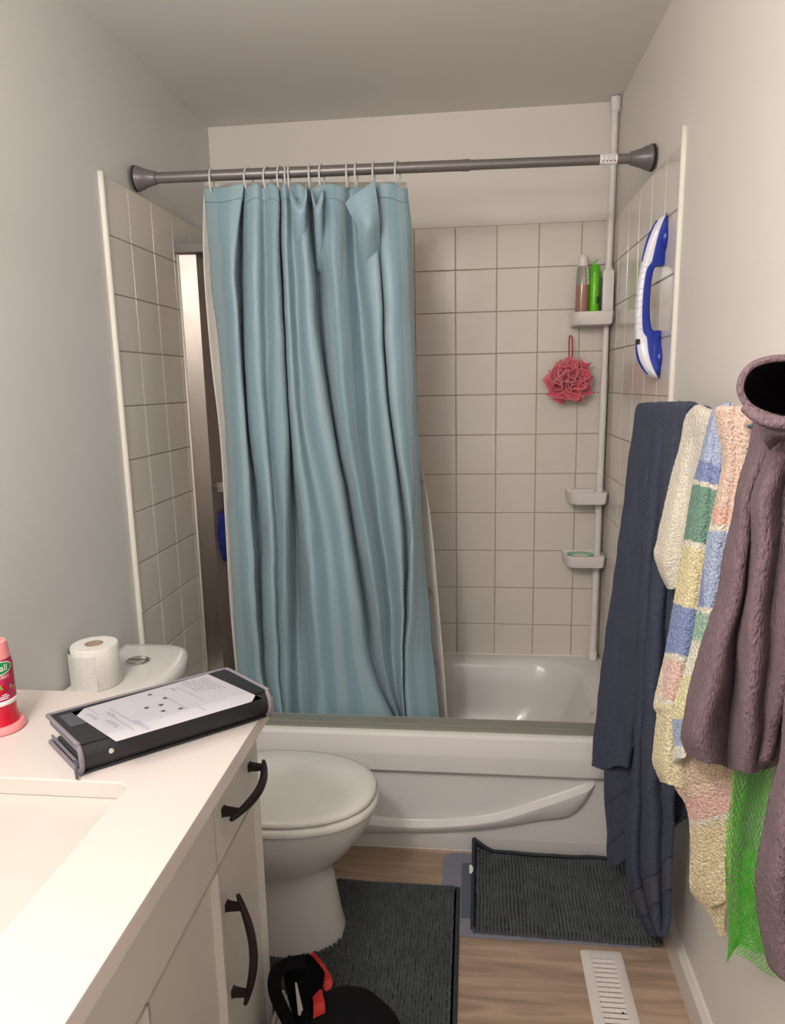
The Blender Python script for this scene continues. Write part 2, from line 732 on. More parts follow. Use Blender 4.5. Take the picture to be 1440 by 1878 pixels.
ZT = 2.0
X0 = 0.7648                      # one vertical joint of the back wall
ZB = 0.33                        # bottom of the tiling
rows = [(ZT - (i + 1) * T, T) for i in range(10)] + [(ZB, ZT - 10 * T - ZB)]
xs = [0.0]
x = X0 - 5 * T
if x > 0.02:
    xs.append(x)
while x + T < W - 0.01:
    x += T
    xs.append(x)
xs.append(W)
xs = sorted(set(xs))
for z0, hh in rows:
    for a, b in zip(xs, xs[1:]):
        aa = a + (TH if a == 0 else 0)
        bb = b - (TH if b == W else 0)
        put_tile(wall_back, bb - aa, hh, (aa + TG, 0, z0 + TG), 0)
g = obj('grout', bx(0, W, -0.0045, 0.0, ZB - 0.01, ZT), M_grout, wall_back)

YE = -0.8722
ys = [YE, -0.7349, -0.7349 + T, -0.7349 + 2 * T, -0.7349 + 3 * T, -0.7349 + 4 * T, -TH]
for z0, hh in rows:
    for a, b in zip(ys, ys[1:]):
        # left wall: face towards +x
        put_tile(wall_left, b - a, hh, (0, a + TG, z0 + TG), PI / 2)
        # right wall: face towards -x
        put_tile(wall_right, b - a, hh, (W, b - TG, z0 + TG), -PI / 2)
# tiles in front of the tub go down to the floor on both sides
z = ZB
while z > 0.02:
    hh = min(T, z)
    put_tile(wall_left, ys[1] - ys[0] - 0.0, hh, (0, ys[0] + TG, z - hh + TG), PI / 2)
    z -= hh
obj('grout', bx(0, 0.0045, YE, 0.0, ZB - 0.33, ZT), M_grout, wall_left)
obj('grout', bx(W - 0.0045, W, YE, 0.0, ZB, ZT), M_grout, wall_right)


def bead(name, pts, r):
    b = tube(bmesh.new(), pts, r, n=10)
    return struct(obj(name, b, M_caulk, smooth=True))


bead('trim_1', [(0.004, YE - 0.005, 0.06 + i * 0.1) for i in range(20)] + [(0.004, YE - 0.005, ZT + 0.004)], 0.0085)
bead('trim_2', [(W - 0.003, YE - 0.004, 0.06 + i * 0.1) for i in range(20)] + [(W - 0.003, YE - 0.004, ZT + 0.03)], 0.008)
bead('trim_3', [(0.012 + i * 0.0733, -0.010, 0.347) for i in range(21)], 0.006)
bead('trim_4', [(W - 0.010, -0.75 + i * 0.0733, 0.347 + 0.05 * (1 - i / 10)) for i in range(11)], 0.006)
bead('trim_5', [(0.5 + i * 0.049, -0.79, 0.004) for i in range(21)], 0.006)

b = bmesh.new()
prism(b, [(W - 0.016, 0.0), (W, 0.0), (W, 0.085), (W - 0.006, 0.085), (W - 0.016, 0.070)], 'y', YF, -0.802)
struct(obj('baseboard_right', b, M_vent))
b = bmesh.new()
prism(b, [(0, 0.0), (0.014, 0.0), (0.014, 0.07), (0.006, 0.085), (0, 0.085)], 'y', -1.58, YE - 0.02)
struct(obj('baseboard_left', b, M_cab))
# hall beyond the doorway: a plain wall that closes the view in the mirror-like glazes
struct(obj('wall_hall', bx(-0.6, 2.2, -4.6, -4.5, 0, 2.6), M_wall))

# ============================================================ BATHTUB
tub = thing('bathtub', (W / 2, -0.4, 0), 'white acrylic alcove bathtub with a sweeping ridge moulded on its front apron', 'bathtub')


def zr(y):   # the rim falls slightly towards the back wall
    return 0.347 + 0.055 * min(1, max(0, (-y) / 0.80))


bm = bmesh.new()
K = 8


def tub_ring(x0, x1, y0, y1, r, z=None, dz=0):
    return [(p[0], p[1], (zr(p[1]) if z is None else z) + dz) for p in rrect(x0, x1, y0, y1, r, 0, K)]


e = 0.0085
rings = [tub_ring(e, W - e, -0.800, -e, 0.004, z=0.05),
         tub_ring(e, W - e, -0.800, -e, 0.004, dz=-0.012),
         tub_ring(e + 0.002, W - e - 0.002, -0.800, -e - .002, 0.008, dz=0),
         tub_ring(0.075, 1.400, -0.690, -0.060, 0.16, dz=0.001),
         tub_ring(0.085, 1.390, -0.680, -0.070, 0.16, dz=-0.006),
         tub_ring(0.100, 1.375, -0.665, -0.085, 0.16, dz=-0.03),
         tub_ring(0.120, 1.330, -0.645, -0.105, 0.15, z=0.22),
         tub_ring(0.140, 1.280, -0.625, -0.125, 0.14, z=0.11),
         tub_ring(0.20, 1.20, -0.58, -0.17, 0.12, z=0.075),
         tub_ring(0.45, 1.0, -0.45, -0.30, 0.06, z=0.07)]
loft(bm, rings)
obj('basin', bm, M_tub, tub, angle=50)
# apron: lip, recessed panel, kick
prof = [(-0.795, zr(-0.8) - 0.002), (-0.806, zr(-.8) - 0.002), (-0.815, zr(-.8) - 0.010), (-0.828, 0.345), (-0.829, 0.335),
        (-0.826, 0.286), (-0.822, 0.281), (-0.795, 0.281)]
bm = prism(bmesh.new(), prof, 'x', e, W - e)
obj('apron_lip', bm, M_tub, tub, angle=25)
prof = [(-0.790, 0.278), (-0.797, 0.276), (-0.799, 0.26), (-0.799, 0.02), (-0.795, 0.005), (-0.790, 0.005)]
bm = prism(bmesh.new(), prof, 'x', e, W - e)
obj('apron_panel', bm, M_tub, tub, angle=30)
# sweeping ridge
Y_A = -0.797
top = [(0.30, 0.30), (0.50, 0.17), (0.66, 0.125), (0.84, 0.112), (1.04, 0.142), (1.20, 0.205), (1.30, 0.250), (1.350, 0.268)]
rid = [(0.30, 0.20), (0.50, 0.11), (0.66, 0.098), (0.84, 0.098), (1.04, 0.127), (1.20, 0.188), (1.30, 0.232), (1.345, 0.256)]
low = [(0.30, 0.08), (0.50, 0.058), (0.66, 0.056), (0.84, 0.070), (1.04, 0.094), (1.18, 0.127), (1.275, 0.150), (1.335, 0.225)]
top = spline([(a, 0, b) for a, b in top], 8)
rid = spline([(a, 0, b) for a, b in rid], 8)
low = spline([(a, 0, b) for a, b in low], 8)
bm = bmesh.new()
rings = []
n = len(top)
for i in range(n):
    f = min(1, (n - 1 - i) / 5) ** 0.6 if i > n - 6 else 1
    f = max(f, 0.02)
    d = 0.030 * f
    t_, r_, l_ = top[i], rid[i], low[i]
    row = [(t_.x, Y_A, t_.z + 0.014)]
    for s in (0.25, 0.5, 0.75, 0.9):
        p = t_.lerp(r_, s)
        row.append((p.x, Y_A - d * (s ** 2.2), p.z))
    row.append((r_.x, Y_A - d, r_.z))
    p = r_.lerp(l_, 0.25)
    row.append((p.x, Y_A - d * 0.98, p.z))
    p = r_.lerp(l_, 0.85)
    row.append((p.x, Y_A - d * 0.62, p.z))
    row.append((l_.x, Y_A - d * 0.42, l_.z))
    row.append((l_.x, Y_A, l_.z - 0.004))
    rings.append(row)
loft(bm, rings, cap0=False, cap1=False, closed=False)
o = obj('apron_ridge', bm, M_tub, tub, angle=60)
# aluminium sliding-door track left on the front rim
bm = bmesh.new()
zf = zr(-0.78)
prism(bm, [(-0.792, zf - 0.001), (-0.792, zf + 0.017), (-0.786, zf + 0.019), (-0.744, zf + 0.019), (-0.742, zf - 0.004)], 'x', e + 0.004, W - e - 0.004)
o = obj('door_track', bm, mat('track_aluminium', (150, 150, 140), rough=0.45, metal=0.3), tub)
o['label'] = 'grey metal track along the front rim'
bm = lathe(bmesh.new(), [(0.026, 0), (0.026, 0.004), (0.018, 0.006)], c=(0.30, -0.37, 0.073), n=20)
obj('drain', bm, M_chrome, tub, smooth=True)

# ============================================================ SHOWER ROD
rodA, rodB = Vector((0.0085, -0.677, 2.037)), Vector((W - 0.0085, -0.577, 2.045))
rd = (rodB - rodA).normalized()
rod = thing('shower_rod', tuple(rodA), 'grey tension shower rod spanning the tub between the walls', 'curtain rod')


def along(s):
    return rodA + rd * s


LR = (rodB - rodA).length
sJ = 0.967
obj('thick_tube', tube(bmesh.new(), [along(0.03), along(sJ)], 0.0150, n=24), M_rod, rod, angle=40)
obj('thin_tube', tube(bmesh.new(), [along(sJ - 0.02), along(LR - 0.03)], 0.0135, n=24), M_rod, rod, angle=40)
obj('collar', tube(bmesh.new(), [along(sJ - 0.022), along(sJ)], 0.0158, n=24), M_rod, rod, angle=40)
for s0, sg in ((0, 1), (LR, -1)):
    P = [(0.0, 0.030), (0.004, 0.034), (0.012, 0.034), (0.016, 0.031), (0.022, 0.031), (0.028, 0.027), (0.045, 0.022), (0.056, 0.019), (0.062, 0.0185), (0.063, 0.015)]
    bm = tube(bmesh.new(), [along(s0 + sg * a) for a, _ in P], [r for _, r in P], n=28)
    obj('end_cap', bm, M_cap, rod, angle=40)
    bm = tube(bmesh.new(), [along(s0), along(s0 + sg * 0.006)], 0.0355, n=28)
    obj('rubber_pad', bm, M_dark, rod, angle=40)
sS = (at(1118, 296, -0.60).x - rodA.x) / rd.x
bm = tube(bmesh.new(), [along(sS - 0.026), along(sS + 0.022)], 0.0139, n=24)
st = obj('sticker', bm, M_white, rod, angle=40)
st['label'] = 'white printed sticker wrapped round the rod'
bm = bmesh.new()
for i in range(4):
    yy = -0.0142
    for q in range(3):
        x0 = sS - 0.020 + 0.013 * q + random.uniform(0, .002)
        a = along(x0) + Vector((0, -0.0136, 0.005 - i * 0.0036))
        box(bm, a.x, a.x + 0.010, a.y - 0.0006, a.y, a.z, a.z + 0.0011)
obj('sticker_print', bm, M_printg, st)
bm = bmesh.new()
for q in range(4):
    a = along(sS - 0.019 + 0.011 * q) + Vector((0, -0.0126, -0.0085))
    box(bm, a.x, a.x + 0.004, a.y - 0.0006, a.y, a.z, a.z + 0.003)
obj('warning_marks', bm, M_can_dark, st)

# ============================================================ CURTAIN
ROWS = [340, 480, 650, 800, 960, 1100, 1230, 1345]
F = [  # depth, then px at each row
    (0.010, 374, 385, 402, 414, 420, 428, 436, 446),
    (-0.030, 405, 414, 424, 432, 442, 450, 462, 480),
    (-0.035, 444, 431, 439, 450, 461, 468, 478, 504),
    (-0.010, 446, 434, 442, 453, 464, 471, 481, 507),
    (0.035, 447, 443, 448, 458, 474, 480, 487, 510),
    (-0.020, 450, 450, 451, 461, 485, 486, 493, 513),
    (-0.035, 471, 471, 474, 485, 499, 503, 509, 520),
    (-0.010, 484, 487, 490, 495, 508, 510, 513, 525),
    (-0.038, 496, 500, 503, 505, 519, 519, 519, 530),
    (-0.028, 511, 513, 521, 528, 528, 530, 530, 534),
    (0.046, 513, 516, 524, 531, 543, 546, 548, 556),
    (-0.020, 515, 519, 526, 535, 552, 566, 575, 578),
    (-0.040, 522, 527, 536, 548, 568, 577, 590, 598),
    (-0.015, 532, 540, 549, 562, 595, 612, 622, 632),
    (-0.040, 545, 556, 567, 588, 620, 636, 650, 668),
    (-0.030, 561, 570, 587, 611, 641, 661, 680, 732),
    (0.035, 566, 579, 594, 616, 646, 668, 690, 738),
    (-0.010, 574, 592, 602, 622, 654, 678, 696, 740),
    (-0.044, 606, 612, 624, 639, 668, 690, 705, 741),
    (-0.020, 630, 634, 644, 656, 682, 702, 712, 742),
    (0.020, 643, 654, 668, 680, 698, 716, 722, 742),
    (-0.025, 662, 670, 686, 699, 718, 732, 733, 743),
    (-0.030, 684, 695, 703, 716, 736, 740, 739, 744),
    (0.015, 689, 698, 706, 719, 744, 744, 741, 745),
    (-0.036, 694, 702, 711, 725, 750, 750, 744, 748),
    (-0.040, 716, 724, 731, 740, 758, 758, 752, 763),
    (-0.020, 738, 747, 752, 757, 767, 772, 776, 786),
    (0.0, 748, 757, 761, 767, 775, 786, 798, 809),
]


def ycur(px, py):
    # curtain plane follows the slanted rod, falling straight down inside the tub
    return -0.640 + 0.0 * px + 0.03 * (px - 560) / 190 * 0.5


ctrl = []
for i, py in enumerate(ROWS):
    row = []
    for c in F:
        px = c[1 + i]
        d = c[0] * 1.45
        if i == 0:
            d *= 0.45
        if i >= 6:
            d *= 0.62
        yy = ycur(px, py) + d
        ty = py + (0 if i else (-4 if d < -0.02 else 4))
        row.append((px, ty, yy))
    ctrl.append(row)
curt = thing('shower_curtain', (0.5, -0.65, 0.34), 'satin teal blue shower curtain gathered in folds on the rod', 'shower curtain')
cl, G = cloth('curtain_cloth', ctrl, M_curtain, ku=7, kv=14, thick=0.0010, parent=curt, wob=0.004, wscale=9)
# stitched top hem, a doubled band
hem = [r[:] for r in ctrl[:1]]
hem.append([(a + (b - a) * 0.19, pa + 27, ya + (yb - ya) * 0.19) for (a, pa, ya), (b, pb, yb) in zip(ctrl[0], ctrl[1])])
hem[0] = [(a, p, y_ - 0.0025) for a, p, y_ in hem[0]]
hem[1] = [(a, p, y_ - 0.0035) for a, p, y_ in hem[1]]
mid = [((a[0] + b_[0]) / 2, (a[1] + b_[1]) / 2, (a[2] + b_[2]) / 2) for a, b_ in zip(*hem)]
ho, _ = cloth('top_hem', [hem[0], mid, hem[1]], M_curtain, ku=7, kv=3, thick=0.0012, parent=curt, wob=0.004, wscale=9)
# turned-over flap near the right end
fl = [[(633, 372, -.700), (650, 355, -.715), (668, 345, -.715), (686, 330, -.700)],
      [(642, 392, -.712), (660, 385, -.735), (676, 376, -.735), (692, 362, -.71)],
      [(654, 415, -.710), (668, 415, -.745), (682, 410, -.745), (696, 402, -.715)],
      [(658, 450, -.680), (670, 456, -.702), (686, 446, -.702), (697, 432, -.69)],
      [(668, 520, -.60), (676, 525, -.60), (688, 520, -.60), (698, 510, -.60)]]
cloth('folded_flap', fl, M_curtain_flap, ku=8, kv=8, thick=0.0012, parent=curt)
# two tucked pleats hanging open at the top
for (xa, xb, xm) in ((531, 562, 549), (570, 592, 580)):
    pl = [[(xa, 348, -.690), (xa + 5, 350, -.672), (xm, 374, -.668), (xb - 5, 350, -.672), (xb, 344, -.690)],
          [(xa + 2, 362, -.700), (xa + 6, 368, -.705), (xm, 379, -.712), (xb - 4, 366, -.705), (xb + 1, 360, -.700)],
          [(xa + 6, 395, -.695), (xa + 12, 400, -.712), (xm + 1, 403, -.716), (xb - 3, 400, -.712), (xb, 395, -.695)],
          [(xa + 12, 500, -.61), (xa + 16, 502, -.61), (xm + 6, 504, -.61), (xb - 1, 502, -.61), (xb + 3, 500, -.61)]]
    cloth('pleat', pl, M_curtain_flap, ku=6, kv=6, thick=0.001, parent=curt)
# vertical side seam, a line of dark stitches
seam = spline([at(px, py, y_) for px, py, y_ in ((757, 800, -.668), (762, 900, -.668), (753, 980, -.695), (747, 1100, -.695), (740, 1230, -.690), (733, 1310, -.690))], 34)
bm = bmesh.new()
for i in range(0, len(seam) - 1, 2):
    tube(bm, [seam[i] + Vector((0, -0.012, 0)), seam[i + 1] + Vector((0, -0.012, 0))], 0.0009, n=4)
so = obj('stitching', bm, M_bgrey, curt)
so['kind'] = 'stuff'

# liner ---------------------------------------------------------------
liner = thing('curtain_liner', (0.5, -0.6, 0.34), 'white leaf-printed curtain liner hanging behind the blue curtain', 'shower curtain')
LR_ = []
for py, xa, xb in ((334, 374, 746), (480, 373, 754), (650, 386, 759), (800, 403, 767), (960, 413, 791), (1100, 421, 804), (1230, 432, 815), (1345, 442, 822)):
    row = []
    for q in range(17):
        t = q / 16
        row.append((xa + (xb - xa) * t, py, -0.540 + (0.014 if q % 2 else -0.014) + 0.02 * t))
    LR_.append(row)
lo, _ = cloth('liner_cloth', LR_, M_liner, ku=5, kv=8, thick=0.0008, parent=liner)
bm = bmesh.new()
for px, py in ((772, 885), (799, 1213)):
    a = at(px - 3, py + 3, -0.600)
    for pts in ([(-4, 3), (2, -1), (8, -4)], [(-1, 1), (-3, 8)], [(1, 0), (4, 5)]):
        tube(bm, [at(px + u, py + v, -0.570) for u, v in pts], 0.0013, n=4)
for k in range(11):
    yy = 492 + k * 7
    tube(bm, [at(391, yy, -0.566), at(396, yy + 12, -0.566)], 0.0008, n=4)
for k in range(7):
    tube(bm, [at(783 + k, 1076 + k * 0.4, -0.572), at(785 + k * 1.4, 1088, -0.572), at(783 + k, 1100 - k * 1.4, -0.572)], 0.0006, n=4)
po = obj('leaf_print', bm, M_printg, liner)
po['label'] = 'grey leaf and twig print on the liner edge'

# rings ---------------------------------------------------------------
ring_px = [391, 457, 491, 514, 524, 530, 567, 589, 636, 652, 684, 728]


def ring_mesh():
    b = bmesh.new()
    P = [(0, 0.0215 * math.cos(a), 0.0330 * math.sin(a)) for a in [2 * PI * i / 28 for i in range(28)]]
    tube(b, P, 0.0030, n=8, closed=True)
    bmesh.ops.recalc_face_normals(b, faces=b.faces)
    me = bpy.data.meshes.new('curtain_ring')
    b.to_mesh(me)
    b.free()
    return me


rm = ring_mesh()
ords = ['leftmost', 'second', 'third', 'fourth', 'fifth', 'sixth', 'seventh', 'eighth', 'ninth', 'tenth', 'eleventh', 'rightmost']
for i, px in enumerate(ring_px):
    s = (at(px, 320, -0.645).x - rodA.x) / rd.x
    c = along(s)
    o = link('curtain_ring', rm, M_clear, smooth=True)
    o.location = (c.x, c.y, c.z - 0.0150)
    o.rotation_euler = (0, 0, random.uniform(-0.35, 0.35))
    tag(o, ('%s clear plastic curtain ring on the rod' % ords[i]) if i in (0, 11) else ('clear plastic curtain ring, %s from the left on the rod' % ords[i]), 'curtain ring', 'clear rings carrying the shower curtain')

# ============================================================ SHOWER PANEL on the left wall
panel = thing('shower_column', (0.05, -0.28, 0.41), 'tall brushed steel shower panel with jets mounted on left tiled wall', 'shower panel')
x0 = TH
poly = [(x0, -0.400), (x0 + 0.064, -0.405), (x0 + 0.092, -0.395), (x0 + 0.160, -0.200), (x0 + 0.160, -0.16), (x0, -0.10)]
zt, zb = 1.875, 0.40
bm = bmesh.new()
prism(bm, [(x0, -0.403), (x0 + 0.062, -0.3955), (x0 + 0.062, -0.380), (x0, -0.380)], 'z', zb, zt, bev=0.0015, seg=1)
obj('side_strip', bm, M_steel, panel)
bm = bmesh.new()
prism(bm, [(x0, -0.379), (x0 + 0.0625, -0.3945), (x0 + 0.150, -0.185), (x0, -0.10)], 'z', zb, zt, bev=0.0015, seg=1)
obj('front_face', bm, M_darksteel, panel)
bm = bx(x0, x0 + 0.15, -0.425, -0.09, zt, zt + 0.030, bev=0.002)
obj('top_cap', bm, M_rod, panel)
bm = tube(bmesh.new(), [(x0 + 0.002, -0.404, zb), (x0 + 0.002, -0.404, zt)], 0.004, n=8)
obj('caulk_bead', bm, M_caulk, panel, smooth=True)
A = Vector((x0 + 0.0625, -0.3945, 0))
Bv = Vector((x0 + 0.150, -0.185, 0))
fd = (Bv - A).normalized()
fn = Vector((fd.y, -fd.x, 0))
for zc in (1.300, 0.90, 0.610):
    bm = bmesh.new()
    for i in range(6):
        for j in range(5):
            p = A + fd * (0.045 + i * 0.013) + Vector((0, 0, zc + 0.04 - j * 0.020))
            tube(bm, [p, p + fn * 0.0012], 0.0013, n=6)
    obj('jet_nozzles', bm, M_hole, panel)
p = A + fd * 0.030 + Vector((0, 0, 1.095))
bm = bmesh.new()
tube(bm, [p, p + fn * 0.02], 0.012, n=16)
q = p + fn * 0.02
bb_ = bx(-0.026, 0.026, 0, 0.016, -0.018, 0.018, bev=0.002)
mp2 = {v: bm.verts.new(q + fd * v.co.x + fn * v.co.y + Vector((0, 0, v.co.z))) for v in bb_.verts}
for f in bb_.faces:
    bm.faces.new([mp2[v] for v in f.verts])
bb_.free()
obj('diverter_knob', bm, M_chrome, panel, angle=30)
# blue scrubber hanging from the knob
bm = bmesh.new()
bmesh.ops.create_icosphere(bm, subdivisions=4, radius=1)
cen = at(413, 982, -0.352)
for v in bm.verts:
    d = v.co.copy()
    n_ = 1 + 0.18 * noise.noise(d * 3.1) + 0.06 * noise.noise(d * 9)
    v.co = cen + Vector((d.x * 0.030, d.y * 0.035, d.z * 0.092)) * n_
tube(bm, [cen + Vector((0, 0, 0.07)), p + fn * 0.026 + Vector((0, 0, -0.01))], 0.002, n=6)
tag(obj('bath_scrubber', bm, M_navy, smooth=True), 'navy blue mesh scrubber hanging on the steel shower panel', 'bath sponge')

# ============================================================ CORNER CADDY
cad = thing('corner_caddy', (1.457, -0.055, 0.35), 'white tension pole caddy with three corner trays in the tub corner', 'shower caddy')
pt, pb = Vector((1.468, -0.05, 2.390)), Vector((1.4530, -0.05, 0.352))


def pole(z):
    return pb.lerp(pt, (z - pb.z) / (pt.z - pb.z))


obj('upper_pole', tube(bmesh.new(), [pole(1.66), pole(2.36)], 0.0118, n=20), M_plastic, cad, angle=40)
obj('middle_pole', tube(bmesh.new(), [pole(1.02), pole(1.46)], 0.0128, n=20), M_plastic, cad, angle=40)
obj('joint_pole', tube(bmesh.new(), [pole(1.455), pole(1.66)], 0.0108, n=20), M_plastic, cad, angle=40)
obj('lower_pole', tube(bmesh.new(), [pole(0.36), pole(1.02)], 0.0128, n=20), M_plastic, cad, angle=40)
bm = tube(bmesh.new(), [pole(2.34), pole(2.345), pole(2.388)], [0.013, 0.0175, 0.0175], n=20)
obj('ceiling_foot', bm, M_plastic, cad, angle=40)
bm = tube(bmesh.new(), [pole(0.353), pole(0.385), pole(0.39)], [0.018, 0.0165, 0.013], n=20)
obj('rubber_foot', bm, M_plastic, cad, angle=40)


def tray(z, dx=0.0):
    xr = W - TH - 0.004
    x0 = 1.334 + dx
    out = [(xr, -0.012), (xr, -0.112), (xr - 0.008, -0.122), (x0 + 0.03, -0.124), (x0 + 0.012, -0.112), (x0, -0.085), (x0, -0.012)]

    def ins(P, d):
        c = Vector((sum(p[0] for p in P) / len(P), sum(p[1] for p in P) / len(P)))
        r = []
        for p in P:
            v = Vector(p) - c
            r.append(tuple(c + v * (1 - d / v.length)))
        return r
    h = 0.045
    rr = [[(a, b_, z - h + 0.006) for a, b_ in ins(out, 0.018)],
          [(a, b_, z - h) for a, b_ in ins(out, 0.010)],
          [(a, b_, z - h + 0.006) for a, b_ in ins(out, 0.004)],
          [(a, b_, z) for a, b_ in out],
          [(a, b_, z + 0.001) for a, b_ in ins(out, 0.003)],
          [(a, b_, z - 0.002) for a, b_ in ins(out, 0.0045)],
          [(a, b_, z - h + 0.012) for a, b_ in ins(out, 0.008)]]
    b = bmesh.new()
    loft(b, rr)
    return obj('tray', b, M_plastic, cad, angle=40)


tray(1.675)
tray(1.027)
tray(0.785, -0.006)
for z in (1.027, 0.785):
    obj('tray_clamp', bx(pole(z).x - 0.018, pole(z).x + 0.018, -0.07, -0.03, z - 0.03, z - 0.008, bev=0.004), M_plastic, cad)

# bottles on the top tray
zb = 1.675 - 0.045 + 0.0125
t = thing('shampoo_bottle', (1.371, -0.072, zb), 'clear bottle half full of amber liquid on the top caddy tray', 'bottle')
pr = [(0.022, 0), (0.0235, 0.004), (0.0235, 0.09), (0.0228, 0.145), (0.0205, 0.182), (0.016, 0.191), (0.0150, 0.196)]
bm = lathe(bmesh.new(), [(a, h + zb) for a, h in pr], c=(1.371, -0.072, 0), n=28)
obj('bottle_body', bm, M_glassp, t, smooth=True)
bm = lathe(bmesh.new(), [(0.0215, 0.002 + zb), (0.0224, 0.01 + zb), (0.0224, 0.09 + zb), (0.0218, 0.128 + zb)], c=(1.371, -0.072, 0), n=28)
obj('liquid', bm, M_amber, t, angle=40)
bm = lathe(bmesh.new(), [(0.0160, 0.191 + zb), (0.0170, 0.194 + zb), (0.0168, 0.216 + zb), (0.014, 0.228 + zb), (0.006, 0.232 + zb)], c=(1.371, -0.072, 0), n=28)
obj('cap', bm, M_plastic, t, smooth=True)
bm = bmesh.new()
for k in range(6):
    a = -0.25 - (k % 2) * 0.35
    zz = zb + 0.178 - k * 0.012
    c = Vector((1.371 + 0.0236 * math.cos(a), -0.072 + 0.0236 * math.sin(a), zz))
    box(bm, c.x - 0.002, c.x + 0.002, c.y - 0.002, c.y + 0.001, c.z, c.z + 0.006, bev=0.001, seg=1)
obj('label_print', bm, M_dgreen, t)

t = thing('shower_gel_bottle', (1.414, -0.070, zb), 'bright lime green bottle on the top caddy tray', 'bottle')
pr = [(0.0165, 0), (0.0175, 0.004), (0.0175, 0.148), (0.0165, 0.155)]
obj('bottle_body', lathe(bmesh.new(), [(a, h + zb) for a, h in pr], c=(1.414, -0.070, 0), n=28), M_lime, t, angle=40)
obj('cap', lathe(bmesh.new(), [(0.0182, zb + 0.155), (0.0185, zb + 0.158), (0.0182, zb + 0.188), (0.016, zb + 0.192)], c=(1.414, -0.070, 0), n=28), M_lime_d, t, angle=40)
obj('flip_lid', bx(1.402, 1.417, -0.082, -0.066, zb + 0.192, zb + 0.197, bev=0.001), M_lime_d, t).rotation_euler = (0, 0, 0)
obj('hang_strap', tube(bmesh.new(), spline([(1.404, -0.07, zb + 0.196), (1.412, -0.068, zb + 0.205), (1.425, -0.066, zb + 0.214)], 5), 0.0022, n=6), M_lime, t, smooth=True)
bm = bmesh.new()
lathe(bm, [(0.0178, zb + 0.062), (0.0178, zb + 0.086)], c=(1.414, -0.070, 0), n=28, cap0=False, cap1=False)
bmesh.ops.delete(bm, geom=[f for f in bm.faces if not (f.calc_center_median().x > 1.418 and f.calc_center_median().y < -0.066)], context='FACES')
obj('label_patch', bm, M_dgreen, t)

t = thing('soap_dispenser', (1.459, -0.09, zb), 'white rectangular bottle standing before the pole on the top tray', 'bottle')
obj('bottle_body', bx(1.436, 1.476, -0.104, -0.066, zb, zb + 0.172, bev=0.004, seg=3), M_plastic, t, angle=40)
obj('neck', lathe(bmesh.new(), [(0.0165, zb + 0.171), (0.0165, zb + 0.178), (0.012, zb + 0.181), (0.012, zb + 0.190), (0.0100, zb + 0.196)], c=(1.457, -0.087, 0), n=24), M_plastic, t, angle=40)
obj('grey_side', bx(1.4352, 1.4362, -0.103, -0.071, zb + 0.02, zb + 0.15), M_vinyl, t)  # thin grey sheet over the left side of the bottle

# soap dish on the lowest tray
zb3 = 0.785 - 0.045 + 0.0125
t = thing('soap_dish', (1.392, -0.064, zb3), 'mint green oval soap dish with a used bar in the lowest tray', 'soap dish')
bm = bmesh.new()
rr = []
for a, b_, z in ((0.030, 0.024, 0), (0.038, 0.030, 0.010), (0.047, 0.037, 0.028), (0.049, 0.039, 0.030), (0.045, 0.035, 0.028), (0.036, 0.028, 0.014), (0.02, 0.016, 0.010)):
    rr.append([(1.392 + a * math.cos(2 * PI * i / 32), -0.062 + b_ * math.sin(2 * PI * i / 32), zb3 + z) for i in range(32)])
loft(bm, rr)
obj('dish', bm, M_mint, t, smooth=True)
bm = bmesh.new()
bmesh.ops.create_uvsphere(bm, u_segments=20, v_segments=12, radius=1)
for v in bm.verts:
    v.co = Vector((1.392 + v.co.x * 0.030, -0.062 + v.co.y * 0.021, zb3 + 0.021 + v.co.z * 0.009 + 0.002 * noise.noise(v.co * 3)))
obj('soap', bm, M_soap, t, smooth=True)
# white bar standing in the middle tray
tag(obj('white_soap_box', bx(1.352, 1.440, -0.040, -0.020, 1.027 - 0.032, 1.030, bev=0.004), M_plastic), 'flat white box standing at the back of the middle caddy tray', 'box')

# ============================================================ PUFF
pc = Vector((1.338, -0.062, 1.432))
puff = thing('bath_puff', tuple(pc), 'pink mesh bath puff hanging by its red loop on the tiles', 'bath sponge')
bm = bmesh.new()
bme = bmesh.new()
rnd = random.Random(11)
for k in range(22):
    # ruffled petals: wavy strips radiating from the core
    ax = Vector((rnd.gauss(0, 1), rnd.gauss(0, 1) - 0.35, rnd.gauss(0, 1))).normalized()
    t1 = ax.orthogonal().normalized()
    thick_ = 0
    t2 = ax.cross(t1)
    ph = rnd.uniform(0, 6.28)
    r0, r1 = 0.012, rnd.uniform(0.066, 0.092)
    fr = rnd.choice((3, 4, 5))
    nseg = 34
    span = rnd.uniform(1.5, 2.6) * 2
    rowsP = []
    for i in range(nseg + 1):
        a = ph + span * i / nseg
        d = (t1 * math.cos(a) + t2 * math.sin(a)) * 0.62 + ax * (0.55 + 0.32 * math.sin(fr * a * 1.6 + ph))
        d.normalize()
        row = []
        for s in (0, 0.35, 0.7, 1.0):
            rr_ = r0 + (r1 - r0) * s
            w_ = 0.014 * s * math.sin(fr * a * 1.5 + ph * 2)
            v = d * rr_ + ax * w_
            v.y *= 0.62
            v.z *= 0.98
            row.append(pc + v)
        rowsP.append(row)
    loft(bm, rowsP, cap0=False, cap1=False, closed=False)
    tube(bme, spline([r[-1] for r in rowsP], 2), 0.0010, n=5)
bmesh.ops.create_icosphere(bm, subdivisions=3, radius=0.042)
for v in bm.verts[-642:]:
    pass
for v in bm.verts:
    if v.co.length < 0.0425:
        v.co = pc + Vector((v.co.x, v.co.y * 0.6, v.co.z)) * (1 + 0.25 * noise.noise(v.co * 60))
yb = -0.010
for b_ in (bm, bme):
    for v in b_.verts:
        if v.co.y > yb:
            v.co.y = yb
